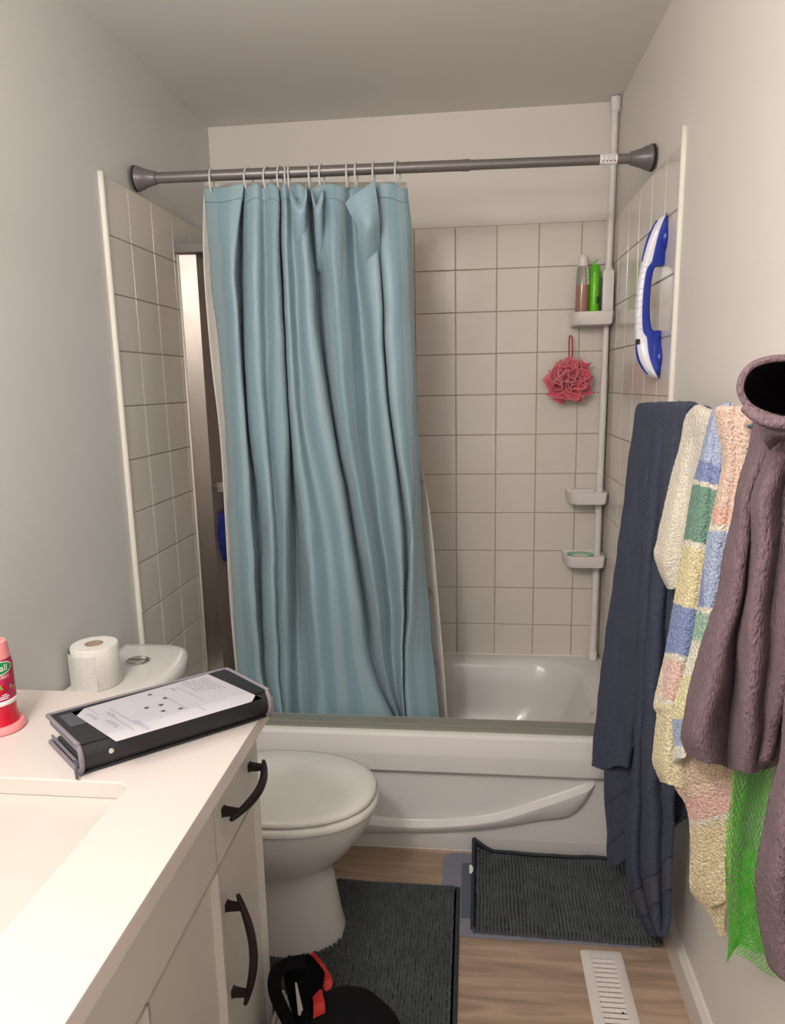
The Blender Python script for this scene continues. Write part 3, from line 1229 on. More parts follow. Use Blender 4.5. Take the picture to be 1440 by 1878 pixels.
po = obj('mesh_ruffles', bm, M_pink, puff, smooth=True)
obj('ruffle_edges', bme, M_pinkedge, puff, smooth=True)
lp = [at(1047 + u, v, -0.062) for u, v in ((-2, 690), (-3, 660), (-3, 625), (-1, 616), (1, 616), (3, 625), (3, 660), (2, 690))]
obj('hanging_loop', tube(bmesh.new(), spline(lp, 4), 0.0024, n=7), M_red, puff, smooth=True)
obj('hook', tube(bmesh.new(), [lp[3] + Vector((0.003, 0.054, 0.0)), lp[3] + Vector((0.003, -0.004, 0.0))], 0.0022, n=7), M_clear, puff, smooth=True)

# ============================================================ GRAB BAR (suction handle) on right tiled wall
gb = thing('grab_bar', (W - TH, -0.76, 1.43), 'white and royal blue suction grab handle stuck upright on right tiled wall', 'grab bar')
Yg = -0.765
XW = W - TH - 0.001


def gp(px, py):
    p = at(px, py, Yg)
    return (p.x, p.z)


# outer curve (front, towards the room) from top tip to bottom tip
outer = [(1226, 388), (1208, 402), (1193, 432), (1182, 470), (1174, 510), (1170, 545), (1168, 580), (1168, 615), (1171, 650), (1179, 672), (1193, 690), (1210, 696)]
innerc = [(1233, 390), (1234, 425), (1229, 470), (1223, 485), (1204, 488), (1197, 510), (1194, 540), (1193, 570), (1195, 595), (1199, 606), (1215, 607), (1219, 630), (1219, 665), (1216, 694)]
oc = [Vector((a, 0, b_)) for a, b_ in (gp(*p) for p in outer)]
ic = [Vector((a, 0, b_)) for a, b_ in (gp(*p) for p in innerc)]


def clampx(v):
    return Vector((min(v.x, XW), v.y, v.z))


def resample(P, n):
    P = spline(P, 10)
    L = [0]
    for a, b_ in zip(P, P[1:]):
        L.append(L[-1] + (b_ - a).length)
    out = []
    for i in range(n):
        s = L[-1] * i / (n - 1)
        k = 0
        while k < len(L) - 2 and L[k + 1] < s:
            k += 1
        f = (s - L[k]) / max(1e-9, L[k + 1] - L[k])
        out.append(P[k].lerp(P[k + 1], f))
    return out


NG = 60
O = [clampx(v) for v in resample(oc, NG)]
Ic = [clampx(v) for v in resample(ic, NG)]
# blue body: cross-section spans from inner curve to ~outer, with width in y
bm = bmesh.new()
bw = bmesh.new()
rings, ringw = [], []
hw = 0.032
for i in range(NG):
    t_ = i / (NG - 1)
    e_ = min(t_, 1 - t_)
    wy = 0.019 + 0.019 * max(0, 1 - e_ / 0.27) ** 0.7 if e_ < 0.27 else 0.019
    wy *= min(1, 0.35 + e_ / 0.07)
    a, b_ = O[i], Ic[i]
    mid = a.lerp(b_, 0.5)
    sec = []
    for (s, yy) in ((1, -0.75), (1, 0.75), (0.85, 1), (0.45, 1.0), (0.30, 0.96), (0.30, -0.96), (0.45, -1.0), (0.85, -1)):
        p = a.lerp(b_, s)
        sec.append((p.x, Yg + 0.02 + yy * wy, p.z))
    rings.append(sec)
    sw = []
    for (s, yy) in ((0.40, -1.03), (0.2, -1.04), (0.04, -0.8), (0.0, -0.35), (0.0, 0.35), (0.04, 0.8), (0.2, 1.04), (0.40, 1.03)):
        p = a.lerp(b_, s)
        sw.append((p.x, Yg + 0.02 + yy * wy, p.z))
    ringw.append(sw)
loft(bm, rings)
loft(bw, ringw)
obj('blue_body', bm, M_blue, gb, angle=50)
obj('white_front', bw, M_gwhite, gb, angle=50)
# blue inlays on the white front near both ends
for i0, i1 in ((4, 17), (NG - 17, NG - 5)):
    b = bmesh.new()
    rr = []
    for i in range(i0, i1 + 1):
        f = math.sin(PI * (i - i0) / (i1 - i0))
        a, b_ = O[i], Ic[i]
        p0 = ringw[i][2]
        p1 = ringw[i][4]
        q0, q1 = Vector(ringw[i][2]), Vector(ringw[i][5])
        c = q0.lerp(q1, 0.18)
        d = q0.lerp(q1, 0.18 + 0.55 * f + 0.02)
        nrm = Vector((-0.0022, -0.0006, 0))
        rr.append([c + nrm, (c + d) / 2 + nrm * 1.6 + Vector((-0.0015, 0, 0)), d + nrm, d - nrm, c - nrm])
    loft(b, rr)
    obj('blue_inlay', b, M_blue, gb, smooth=True)
# grip ribs
for k in range(11):
    i = 17 + k * 2 + (k // 2) // 2
    i = min(i, NG - 19)
    s = [Vector(q) for q in ringw[i]]
    c = sum(s, Vector()) / len(s)
    s = [c + (q - c) * 1.025 for q in s]
    b = tube(bmesh.new(), s, 0.0011, n=5)
    obj('grip_rib', b, M_gwhite, gb, smooth=True)
p = at(1170, 627, Yg)
obj('indicator_window', bx(p.x - 0.003, p.x + 0.004, Yg - 0.004, Yg + 0.014, p.z - 0.006, p.z + 0.007), M_black, gb)
for zz in (1.80, 1.49):
    bm = lathe(bmesh.new(), [(0.040, 0.0), (0.042, 0.006), (0.034, 0.014), (0.026, 0.020)], c=(W - TH, Yg + 0.022, zz), n=28, axis='x', flip=-1)
    obj('suction_cup', bm, M_blue, gb, smooth=True)

# ============================================================ TOILET
TY = -1.16
toi = thing('toilet', (0.35, TY, 0), 'white two-piece toilet with closed lid between vanity and bathtub', 'toilet')


def egg(x0, x1, hw, z, n=48, p=2.3, shift=0.42):
    """egg outline pointing to +x"""
    xc = x0 + (x1 - x0) * shift
    out = []
    for i in range(n):
        a = 2 * PI * i / n
        c, s = math.cos(a), math.sin(a)
        rx = (x1 - xc) if c >= 0 else (xc - x0)
        out.append((xc + math.copysign(abs(c) ** (2 / p), c) * rx, TY + math.copysign(abs(s) ** (2 / p), s) * hw, z))
    return out


bm = bmesh.new()
loft(bm, [egg(0.285, 0.712, 0.155, 0.4146), egg(0.280, 0.736, 0.176, 0.4158), egg(0.279, 0.738, 0.178, 0.4190), egg(0.283, 0.733, 0.174, 0.4275),
          egg(0.295, 0.715, 0.158, 0.4330), egg(0.35, 0.64, 0.10, 0.4355), egg(0.42, 0.56, 0.04, 0.4360)])
obj('lid', bm, M_porc_seat, toi, smooth=True)
bm = bmesh.new()
loft(bm, [egg(0.275, 0.718, 0.158, 0.3885), egg(0.272, 0.741, 0.181, 0.3902), egg(0.272, 0.743, 0.183, 0.3940), egg(0.273, 0.742, 0.182, 0.4060),
          egg(0.276, 0.736, 0.177, 0.4105)])
obj('seat', bm, M_porc_seat, toi, smooth=True)
bm = bmesh.new()
loft(bm, [egg(0.12, 0.646, 0.122, 0.0, p=2.6), egg(0.12, 0.644, 0.120, 0.012, p=2.6), egg(0.13, 0.636, 0.114, 0.05, p=2.5), egg(0.14, 0.626, 0.106, 0.12, p=2.4),
          egg(0.14, 0.618, 0.104, 0.175, p=2.3), egg(0.12, 0.612, 0.108, 0.205, p=2.3), egg(0.11, 0.630, 0.122, 0.225, p=2.2), egg(0.10, 0.668, 0.146, 0.262, p=2.2), egg(0.09, 0.704, 0.165, 0.310, p=2.2),
          egg(0.08, 0.726, 0.175, 0.350, p=2.2), egg(0.08, 0.734, 0.178, 0.377, p=2.2), egg(0.08, 0.730, 0.175, 0.3835, p=2.2), egg(0.10, 0.70, 0.15, 0.388, p=2.2)])
obj('bowl', bm, M_porc, toi, smooth=True)
for sy in (-1, 1):
    obj('hinge_cap', lathe(bmesh.new(), [(0.016, 0.386), (0.016, 0.412), (0.011, 0.417)], c=(0.262, TY + sy * 0.075, 0), n=18), M_porc_seat, toi, smooth=True)


def dshape(x0, x1, hw, z, n=40, bulge=0.05, r=0.03):
    pts = []
    # back straight edge at x0, curved front
    for i in range(n + 1):
        s = -1 + 2 * i / n
        f = math.copysign(abs(s) ** 1.0, s)
        yy = math.sin(f * PI / 2)
        xx = x1 - bulge * yy * yy
        # rounded front corners
        if abs(yy) > 0.80:
            k_ = (abs(yy) - 0.80) / 0.20
            xx -= r * 1.5 * (1 - math.sqrt(max(0, 1 - k_ * k_)))
        pts.append((xx, TY + yy * hw, z))
    pts.append((x0, TY + hw, z))
    pts.append((x0, TY - hw, z))
    return pts


bm = bmesh.new()
loft(bm, [dshape(0.012, 0.195, 0.150, 0.384), dshape(0.012, 0.205, 0.158, 0.50), dshape(0.012, 0.222, 0.166, 0.700)])
obj('tank', bm, M_porc, toi, angle=50)
bm = bmesh.new()
loft(bm, [dshape(0.011, 0.232, 0.174, 0.699), dshape(0.010, 0.236, 0.177, 0.703), dshape(0.010, 0.236, 0.177, 0.724), dshape(0.012, 0.231, 0.173, 0.733), dshape(0.016, 0.222, 0.165, 0.737), dshape(0.03, 0.19, 0.14, 0.7385)])
obj('tank_lid', bm, M_porc, toi, angle=50)
bx_, by_ = 0.112, -1.125
fb = obj('flush_button', lathe(bmesh.new(), [(0.032, 0.736), (0.032, 0.7405), (0.0295, 0.7425), (0.027, 0.7425), (0.0265, 0.7405)], c=(bx_, by_, 0), n=32), M_chrome, toi, angle=40)
for sg in (-1, 1):
    b = bmesh.new()
    P = []
    for i in range(13):
        a = PI * i / 12
        P.append((bx_ + 0.0255 * math.cos(a) * 1, by_ + sg * (0.0015 + 0.024 * math.sin(a))))
    if sg < 0:
        P.reverse()
    prism(b, P, 'z', 0.740, 0.7440 + (0.0015 if sg > 0 else 0), bev=0.001, seg=1)
    obj('button_half', b, M_chrome, fb)

# toilet paper roll on the tank lid
rc = Vector((0.079, -1.268, 0.7385))
tp = thing('toilet_roll', tuple(rc), 'white toilet paper roll standing on the toilet tank lid', 'toilet paper')
bm = lathe(bmesh.new(), [(0.021, 0.0), (0.052, 0.0), (0.0545, 0.003), (0.0545, 0.099), (0.052, 0.102), (0.021, 0.102)], c=tuple(rc), n=48, cap0=False, cap1=False)
obj('paper_roll', bm, M_tissue, tp, angle=50)
bm = lathe(bmesh.new(), [(0.0212, 0.0005), (0.0212, 0.1015), (0.0195, 0.1015), (0.0195, 0.0005)], c=tuple(rc), n=32, cap0=False, cap1=False)
obj('cardboard_tube', bm, M_card, tp, smooth=True)
bm = bmesh.new()
rr = []
for i in range(15):
    a = math.radians(-62 - i * 9)
    r = 0.0556 + max(0, (i - 9)) * 0.0030
    x_, y_ = rc.x + r * math.cos(a), rc.y + r * math.sin(a)
    rr.append([(x_, y_, rc.z + 0.001), (x_ * 1.0, y_, rc.z + 0.03), (x_, y_, rc.z + 0.06), (x_, y_, rc.z + 0.088 - 0.0004 * i)])
loft(bm, rr, cap0=False, cap1=False, closed=False)
obj('loose_sheet', bm, M_tissue, tp, smooth=True)

# ============================================================ VANITY
CX = 0.578
YN = -3.1
van = thing('vanity_cabinet', (0.3, -2.3, 0), 'white shaker vanity cabinet with dark bronze pulls under the counter', 'cabinet')
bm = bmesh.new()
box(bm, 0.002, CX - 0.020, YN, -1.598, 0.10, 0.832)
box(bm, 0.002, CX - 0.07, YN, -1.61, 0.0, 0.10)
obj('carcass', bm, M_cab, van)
obj('seam_shade', bx(CX - 0.0200, CX - 0.0197, -2.62, -1.606, 0.118, 0.826), M_gap, van)  # added dark sheet, paints the shade in the seams between the fronts


def front(name, y0, y1, z0, z1, shaker, fr=0.052):
    g = 0.0018
    b = bx(CX - 0.0195, CX, y0 + g, y1 - g, z0 + g, z1 - g)
    if shaker:
        f = max(b.faces, key=lambda f: f.calc_center_median().x)
        bmesh.ops.inset_region(b, faces=[f], thickness=fr - 0.006)
        f = [q for q in b.faces if abs(q.calc_center_median().x - CX) < 1e-6 and abs(q.calc_center_median().y - (y0 + y1) / 2) < 1e-3 and abs(q.calc_center_median().z - (z0 + z1) / 2) < 1e-3][0]
        r = bmesh.ops.inset_region(b, faces=[f], thickness=0.009)
        for v in f.verts:
            v.co.x -= 0.012
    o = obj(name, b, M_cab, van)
    bv = o.modifiers.new('bevel', 'BEVEL')
    bv.width = 0.0012
    bv.segments = 2
    bv.limit_method = 'ANGLE'
    return o


def pull(parent, p0, p1):
    """arched pull with two posts; p0, p1 foot points on the front"""
    p0, p1 = Vector(p0), Vector(p1)
    d = (p1 - p0).normalized()
    L = (p1 - p0).length
    X = Vector((1, 0, 0))
    b = bmesh.new()
    n = 22
    pts, rad = [], []
    for i in range(n + 1):
        s = -0.022 + (L + 0.044) * i / n
        t_ = i / n
        out = 0.021 + 0.020 * math.sin(PI * t_)
        pts.append(p0 + d * s + X * out)
        rad.append(0.0035 + 0.0042 * math.sin(PI * t_) ** 0.6)
    tube(b, pts, rad, n=8, flat=(1.0, 1.0))
    for q in (p0, p1):
        out = 0.026
        rr = []
        for s, a in ((0, 0.0085), (0.004, 0.0070), (0.018, 0.0058), (out, 0.0050)):
            c = q + X * s
            rr.append([c + Vector((0, a * math.cos(PI / 4 + k * PI / 2), a * math.sin(PI / 4 + k * PI / 2))) * 1.25 for k in range(4)])
        loft(b, rr)
    return obj('handle', b, M_bronze, parent, angle=45)


d = front('drawer', -1.832, -1.603, 0.684, 0.828, False)
pull(d, (CX, -1.796, 0.760), (CX, -1.657, 0.760))
front('false_front', -2.62, -1.834, 0.684, 0.828, False)
d = front('door', -1.832, -1.603, 0.115, 0.681, True, fr=0.047)
pull(d, (CX, -1.810, 0.597), (CX, -1.810, 0.432))
d = front('door', -2.085, -1.834, 0.115, 0.681, True)
d = front('door', -2.50, -2.087, 0.115, 0.681, True)

# countertop with sink opening
ct = thing('countertop', (0.3, -2.3, 0.86), 'pale quartz vanity countertop with an undermount sink opening', 'countertop')
bm = bmesh.new()
inner = rrect(0.12, 0.473, -2.36, -1.888, 0.022, 0.86, 6)
outer_ = [(0.002, YN, 0.86), (0.606, YN, 0.86), (0.606, -1.576, 0.86), (0.002, -1.576, 0.86)]
vo = [bm.verts.new(p) for p in outer_]
vi = [bm.verts.new(p) for p in inner]
es = [bm.edges.new((vo[i], vo[(i + 1) % 4])) for i in range(4)]
es += [bm.edges.new((vi[i], vi[(i + 1) % len(vi)])) for i in range(len(vi))]
bmesh.ops.triangle_fill(bm, use_beauty=True, use_dissolve=False, edges=es)
bmesh.ops.dissolve_limit(bm, angle_limit=0.01, verts=bm.verts, edges=bm.edges)
r = bmesh.ops.extrude_face_region(bm, geom=list(bm.faces))
for v in [g_ for g_ in r['geom'] if isinstance(g_, bmesh.types.BMVert)]:
    v.co.z -= 0.028
o = obj('slab', bm, M_counter, ct)
bv = o.modifiers.new('bevel', 'BEVEL')
bv.width = 0.002
bv.segments = 2
bv.limit_method = 'ANGLE'
bm = bmesh.new()
rr = [rrect(0.112, 0.480, -2.368, -1.881, 0.028, 0.8315), rrect(0.112, 0.481, -2.368, -1.880, 0.028, 0.829), rrect(0.118, 0.474, -2.36, -1.888, 0.03, 0.815), rrect(0.125, 0.466, -2.352, -1.897, 0.035, 0.72),
      rrect(0.14, 0.45, -2.335, -1.915, 0.05, 0.705), rrect(0.2, 0.38, -2.25, -2.0, 0.05, 0.700)]
loft(bm, rr, cap0=False)
tag(obj('sink', bm, M_sink, angle=50), 'white rectangular undermount sink basin set into the counter', 'sink')

# ============================================================ SPRAY CAN
sc = Vector((0.160, -1.735, 0.8600))
can = thing('air_freshener', tuple(sc), 'pink and red raspberry air freshener standing on the counter at left', 'air freshener')
lean = 0.0


def canl(prof, nm, M, **k):
    b = lathe(bmesh.new(), [(r_, h_) for r_, h_ in prof], c=tuple(sc), n=48, **k)
    return obj(nm, b, M, can, angle=35)


canl([(0.040, 0.0), (0.0425, 0.003), (0.0425, 0.010), (0.040, 0.014), (0.034, 0.014)], 'base_ring', M_can_pink)
canl([(0.034, 0.010), (0.0335, 0.018), (0.0305, 0.032), (0.0305, 0.045), (0.0318, 0.052)], 'red_body', M_can_red)
canl([(0.0325, 0.050), (0.0335, 0.052), (0.0335, 0.057), (0.0325, 0.058)], 'white_ring', M_white)
canl([(0.0322, 0.057), (0.0322, 0.118), (0.0300, 0.130)], 'label_wrap', M_can_dark)
canl([(0.0300, 0.130), (0.0285, 0.150), (0.0265, 0.158), (0.020, 0.160)], 'pink_cap', M_can_pink)


def wrap(me, r, ac, zc):
    for v in me.vertices:
        a = ac + v.co.x / r
        v.co = Vector((math.cos(a) * (r + v.co.z), math.sin(a) * (r + v.co.z), zc + v.co.y))


ang = math.radians(-37)
me = bpy.data.meshes.new('logo_oval')
b = bmesh.new()
P = []
for i in range(24):
    a = 2 * PI * i / 24
    P.append((0.024 * math.cos(a), 0.0105 * math.sin(a), 0.0))
for s0 in range(24):
    pass
cv = b.verts.new((0, 0, 0))
vs = [b.verts.new(p_) for p_ in P]
# strips so that the oval can follow the can
b.free()
b = bmesh.new()
NX = 16
rows_ = []
for i in range(NX + 1):
    u = -1 + 2 * i / NX
    h_ = 0.0105 * math.sqrt(max(0.02, 1 - u * u))
    rows_.append([(0.024 * u, -h_, 0), (0.024 * u, h_, 0)])
loft(b, rows_, cap0=False, cap1=False, closed=False)
b.to_mesh(me)
b.free()
wrap(me, 0.0328, ang, 0.117)
lo_ = link('logo_oval', me, M_green, can)
b = bmesh.new()
rows_ = []
for i in range(NX + 1):
    u = -1 + 2 * i / NX
    h_ = 0.0122 * math.sqrt(max(0.02, 1 - u * u))
    rows_.append([(0.026 * u, -h_, 0), (0.026 * u, h_, 0)])
loft(b, rows_, cap0=False, cap1=False, closed=False)
me = bpy.data.meshes.new('logo_border')
b.to_mesh(me)
b.free()
wrap(me, 0.0325, ang, 0.117)
link('logo_border', me, M_white, can)
me = text_mesh('airall', 0.0165)
wrap(me, 0.0331, ang, 0.117)
link('logo_lettering', me, M_white, can)
me = text_mesh('RASPBERRY', 0.0082)
wrap(me, 0.0326, ang - 0.1, 0.1005)
link('name_lettering', me, M_white, can)
for k, (a_, z_, ln) in enumerate(((-40, 0.066, 0.030), (-40, 0.0625, 0.026), (-40, 0.0695, 0.022), (-75, 0.066, 0.018))):
    b = bmesh.new()
    rows_ = [[(-ln / 2 + ln * i / 8, -0.0009, 0), (-ln / 2 + ln * i / 8, 0.0009, 0)] for i in range(9)]
    loft(b, rows_, cap0=False, cap1=False, closed=False)
    me = bpy.data.meshes.new('text_line')
    b.to_mesh(me)
    b.free()
    wrap(me, 0.0325, math.radians(a_), z_)
    link('text_line', me, M_white, can)
# raspberries and leaves printed on the label
bb, bl = bmesh.new(), bmesh.new()
for k in range(9):
    cx_, cz_ = rnd.uniform(-0.022, 0.024), rnd.uniform(0.073, 0.093)
    for q in range(3):
        uu, vv = cx_ + rnd.uniform(-.004, .004), cz_ + rnd.uniform(-.003, .003)
        tgt = bl if k % 3 == 0 else bb
        ctr = None
        ring_ = []
        for i in range(8):
            a = 2 * PI * i / 8
            u2, v2 = uu + 0.0032 * math.cos(a), vv + 0.0026 * math.sin(a)
            aa = ang + u2 / 0.0326
            ring_.append(tgt.verts.new(sc + Vector((math.cos(aa) * (0.0326 + .0001 * q), math.sin(aa) * (0.0326 + .0001 * q), v2))))
        tgt.faces.new(ring_)
obj('raspberry_print', bb, M_can_red, can)
obj('leaf_print', bl, M_leafprint, can)

# ============================================================ BINDER
nl = atz(150, 1423, 0.862)     # near-left bottom corner
nr_ = atz(492, 1316, 0.862)    # near-right bottom corner
ux = (nr_ - nl)
ux.z = 0
LB = ux.length + 0.004
ux.normalize()
vx = Matrix.Rotation(math.radians(96), 3, 'Z') @ ux   # towards the far side
WB = 0.146
HB = 0.052
bd = thing('zip_binder', tuple(nl), 'black zip-round binder with grey piping lying on the counter, a printed sheet on top', 'binder')


def B(u, v, z):
    p = nl + ux * u + vx * v
    return Vector((p.x, p.y, 0.861 + z))


def slab(b, u0, u1, v0, v1, z0, z1, bev, tilt=0.0):
    b2 = bx(u0, u1, v0, v1, z0, z1, bev=bev)
    mp = {}
    for v in b2.verts:
        mp[v] = b.verts.new(B(v.co.x, v.co.y, v.co.z + tilt * (v.co.y / WB) * (1 if v.co.z > HB / 2 else 0)))
    for f in b2.faces:
        b.faces.new([mp[v] for v in f.verts])
    b2.free()
    return b


TL = -0.002
bm = slab(bmesh.new(), 0.003, LB - 0.003, 0.004, WB, HB - 0.004, HB, 0.0015, TL)
obj('top_cover', bm, M_binder, bd, angle=40)
bm = slab(bmesh.new(), 0.003, LB - 0.003, 0.004, WB, 0.0, 0.004, 0.0015)
obj('bottom_cover', bm, M_binder, bd, angle=40)
# spine along the near side, softly curved
bm = bmesh.new()
rr = []
for i in range(2):
    u = (0.003, LB - 0.003)[i]
    rr.append([B(u, 0.010 - 0.012 * math.sin(PI * s), 0.001 + (HB - 0.002) * s) for s in [q / 12 for q in range(13)]] +
              [B(u, 0.016 - 0.012 * math.sin(PI * s), 0.001 + (HB - 0.002) * s) for s in [1 - q / 12 for q in range(13)]])
loft(bm, rr)
obj('spine', bm, M_binder, bd, angle=40)
# pages / inner pockets
for k in range(5):
    z0 = 0.007 + k * 0.0082
    bm = slab(bmesh.new(), 0.010 + 0.003 * (k % 2), LB - 0.012, 0.014, WB - 0.006 - 0.003 * ((k + 1) % 2), z0, z0 + 0.0055, 0.001)
    obj('inner_pocket', bm, (M_bgrey, M_piping, M_black)[k % 3], bd)
# piping round both covers
for zc in (HB - 0.001, 0.003):
    bm = bmesh.new()
    P = []
    for (u, v) in ((0.0, 0.002), (0.0, WB * 0.5), (0.0, WB - 0.012), (0.003, WB - 0.003), (0.012, WB), (LB * 0.5, WB), (LB - 0.014, WB), (LB - 0.004, WB - 0.004), (LB, WB - 0.014), (LB, WB * 0.5), (LB, 0.002)):
        P.append(B(u, v, zc + (TL * v / WB if zc > 0.02 else 0)))
    P = spline(P, 4)
    tube(bm, P, 0.0036, n=8, flat=(1.0, 1.0))
    obj('piping', bm, M_piping, bd, smooth=True)
for u in (0.001, LB - 0.001):
    bm = bmesh.new()
    tube(bm, spline([B(u, 0.008, 0.003), B(u, -0.003, HB * 0.3), B(u, -0.003, HB * 0.7), B(u, 0.008, HB - 0.001)], 5), 0.0042, n=8)
    obj('piping', bm, M_piping, bd, smooth=True)
# zipper band at the sides
bm = bmesh.new()
bm.free()
for u0 in (0.0015, LB - 0.0035):
    for z0 in (0.010, 0.034):
        obj('zip_tape', slab(bmesh.new(), u0, u0 + 0.002, 0.012, WB - 0.004, z0, z0 + 0.006, 0), M_piping, bd)
bm = bmesh.new()
tube(bm, [B(-0.002, 0.004, 0.022), B(-0.008, -0.002, 0.012), B(-0.009, -0.008, 0.002)], 0.0022, n=6)
slab(bm, -0.006, 0.002, -0.002, 0.010, 0.018, 0.025, 0.001)
obj('zip_pull', bm, M_bgrey, bd, smooth=False)
# grey pocket panel on the cover at the left
bm = slab(bmesh.new(), 0.012, 0.080, WB * 0.48, WB - 0.020, HB + 0.0002, HB + 0.0012, 0.0, TL)
obj('cover_pocket', bm, M_bgrey, bd)
# rivet on the spine
pv = B(0.045, -0.0022, HB * 0.55)
bm = tube(bmesh.new(), [pv, pv - vx * 0.0018, pv - vx * 0.0025], [0.0045, 0.0045, 0.003], n=20)
obj('rivet', bm, M_chrome, bd, smooth=True)
# round pen-loop end at the far right corner
bm = tube(bmesh.new(), [B(LB + 0.002, 0.010, HB * 0.55), B(LB + 0.006, 0.010, HB * 0.55)], 0.012, n=18)
obj('elastic_knob', bm, M_black, bd, angle=40)

zp = 0.861 + HB + 0.0016
corners = [atz(213, 1360, zp), atz(482, 1281, zp), atz(381, 1236, zp), atz(131, 1306, zp)]
pp = thing('printed_sheet', tuple(corners[0]), 'white printed sheet with handwritten notes lying on the black binder', 'paper')


def PQ(u, v, dz=0.0):
    a = corners[0].lerp(corners[1], u)
    b_ = corners[3].lerp(corners[2], u)
    p = a.lerp(b_, v)
    return Vector((p.x, p.y, p.z + dz + 0.0010 * math.sin(PI * u) * math.sin(PI * v)))


bm = bmesh.new()
loft(bm, [[PQ(i / 12, j / 8) for j in range(9)] for i in range(13)], cap0=False, cap1=False, closed=False)
r = bmesh.ops.solidify(bm, geom=list(bm.faces), thickness=0.0003)
obj('sheet', bm, M_paper, pp)


def mark(b, u0, v0, u1, v1, wd=0.0009, dz=0.0008):
    a, c = PQ(u0, v0, dz), PQ(u1, v1, dz)
    t_ = (c - a)
    if t_.length < 1e-6:
        return
    nn = Vector((-t_.y, t_.x, 0)).normalized() * wd / 2
    b.faces.new([b.verts.new(q) for q in (a - nn, c - nn, c + nn, a + nn)])


b = bmesh.new()
# printed paragraph near the far right (lines run across the sheet's short side)
for k in range(7):
    u = 0.93 - k * 0.028
    v0, v1 = 0.50 + 0.015 * k, 0.93 - 0.03 * (k % 3)
    v = v0
    while v < v1:
        l_ = rnd.uniform(0.02, 0.05)
        mark(b, u, v, u, min(v + l_, v1), 0.0011)
        v += l_ + 0.012
for u, v0, v1 in ((0.70, 0.34, 0.88), (0.55, 0.25, 0.75), (0.20, 0.30, 0.80), (0.15, 0.1, 0.7)):
    mark(b, u, v0, u, v1, 0.0006)
for u, v0, v1 in ((0.36, 0.22, 0.25), (0.10, 0.72, 0.96)):
    v = v0
    while v < v1:
        mark(b, u, v, u, v + 0.03, 0.0009)
        v += 0.045
obj('printed_text', b, M_ink, pp)
b = bmesh.new()
for u, v in ((0.52, 0.30), (0.42, 0.36), (0.46, 0.52), (0.54, 0.66), (0.50, 0.86), (0.37, 0.55)):
    for dv in (-0.006, 0, 0.006):
        mark(b, u - 0.014, v + dv * 2, u + 0.014, v + dv * 2, 0.0020, dz=0.0009)
obj('printed_squares', b, M_bgrey, pp)
b = bmesh.new()


def scrawl(u0, v0, n_, du, amp):
    pu, pv_ = u0, v0
    for i in range(n_):
        u = u0 + amp * math.sin(i * 2.1 + u0 * 40) * rnd.uniform(0.4, 1)
        v = v0 + du * i
        mark(b, pu, pv_, u, v, 0.0008, dz=0.0010)
        pu, pv_ = u, v


scrawl(0.10, 0.30, 14, 0.018, 0.020)
scrawl(0.06, 0.62, 12, 0.018, 0.018)
scrawl(0.16, 0.55, 10, 0.02, 0.016)
scrawl(0.22, 0.05, 18, 0.016, 0.028)
scrawl(0.62, 0.10, 8, 0.02, 0.015)
scrawl(0.80, 0.88, 7, 0.014, 0.02)
scrawl(0.66, 0.80, 7, 0.016, 0.018)
obj('handwriting', b, M_inkblue, pp)

# ============================================================ FLOOR THINGS
# grey vinyl mat with slate inner field
vm = thing('vinyl_mat', (1.17, -0.97, 0.0), 'flat grey vinyl mat with a darker field under the bath rug by the tub', 'mat')
bm = bmesh.new()
loft(bm, [rrect(0.893, 1.445, -1.150, -0.806, 0.035, 0.0003), rrect(0.893, 1.445, -1.150, -0.806, 0.035, 0.003), rrect(0.896, 1.442, -1.147, -0.809, 0.033, 0.0036)])
obj('mat_sheet', bm, M_vinyl, vm, angle=30)
bm = bmesh.new()
loft(bm, [rrect(0.950, 1.40, -1.085, -0.855, 0.004, 0.0037), rrect(0.950, 1.40, -1.085, -0.855, 0.004, 0.0044)])
obj('dark_field', bm, M_vinyl_d, vm)

ICO = []
b = bmesh.new()
bmesh.ops.create_icosphere(b, subdivisions=1, radius=1)
ICO_V = [v.co.copy() for v in b.verts]
ICO_F = [tuple(v.index for v in f.verts) for f in b.faces]
b.free()


def pile(name, pts, parent, M):
    """joined chenille noodles: (pos, rx, ry, rz, rot)"""
    V, Fc = [], []
    for (p, rx, ry, rz_, ro) in pts:
        k = len(V)
        c, s = math.cos(ro), math.sin(ro)
        for v in ICO_V:
            x_, y_ = v.x * rx, v.y * ry
            V.append((p[0] + x_ * c - y_ * s, p[1] + x_ * s + y_ * c, p[2] + v.z * rz_))
        Fc += [tuple(i + k for i in f) for f in ICO_F]
    me = bpy.data.meshes.new(name)
    me.from_pydata(V, [], Fc)
    me.update()
    me.transform(Matrix.Translation(-parent_world(parent)))
    o = link(name, me, M, parent, True)
    o['kind'] = 'stuff'
    return o


# rug by the tub
r2 = thing('bath_rug', (1.22, -0.97, 0.004), 'dark grey chenille bath rug beside the tub, one corner curled up', 'bath rug')


def rug2(u, v):
    """u 0..1 left-right, v 0..1 near-far -> floor point and lift"""
    a = Vector((0.981, -1.128, 0)).lerp(Vector((1.462, -1.138, 0)), u)
    c = Vector((0.985, -0.835, 0)).lerp(Vector((1.462, -0.832, 0)), u)
    p = a.lerp(c, v)
    lift = 0.0045 + 0.034 * max(0, (v - 0.80) / 0.2) ** 1.5 * (0.55 + 0.45 * math.exp(-u * 7)) + 0.030 * max(0, 1 - u * 9) * max(0, (v - 0.85) / 0.15)
    lift += 0.003 * (0.5 + noise.noise(Vector((u * 6, v * 5, 2)))) * 1.5
    return Vector((p.x, p.y, lift))


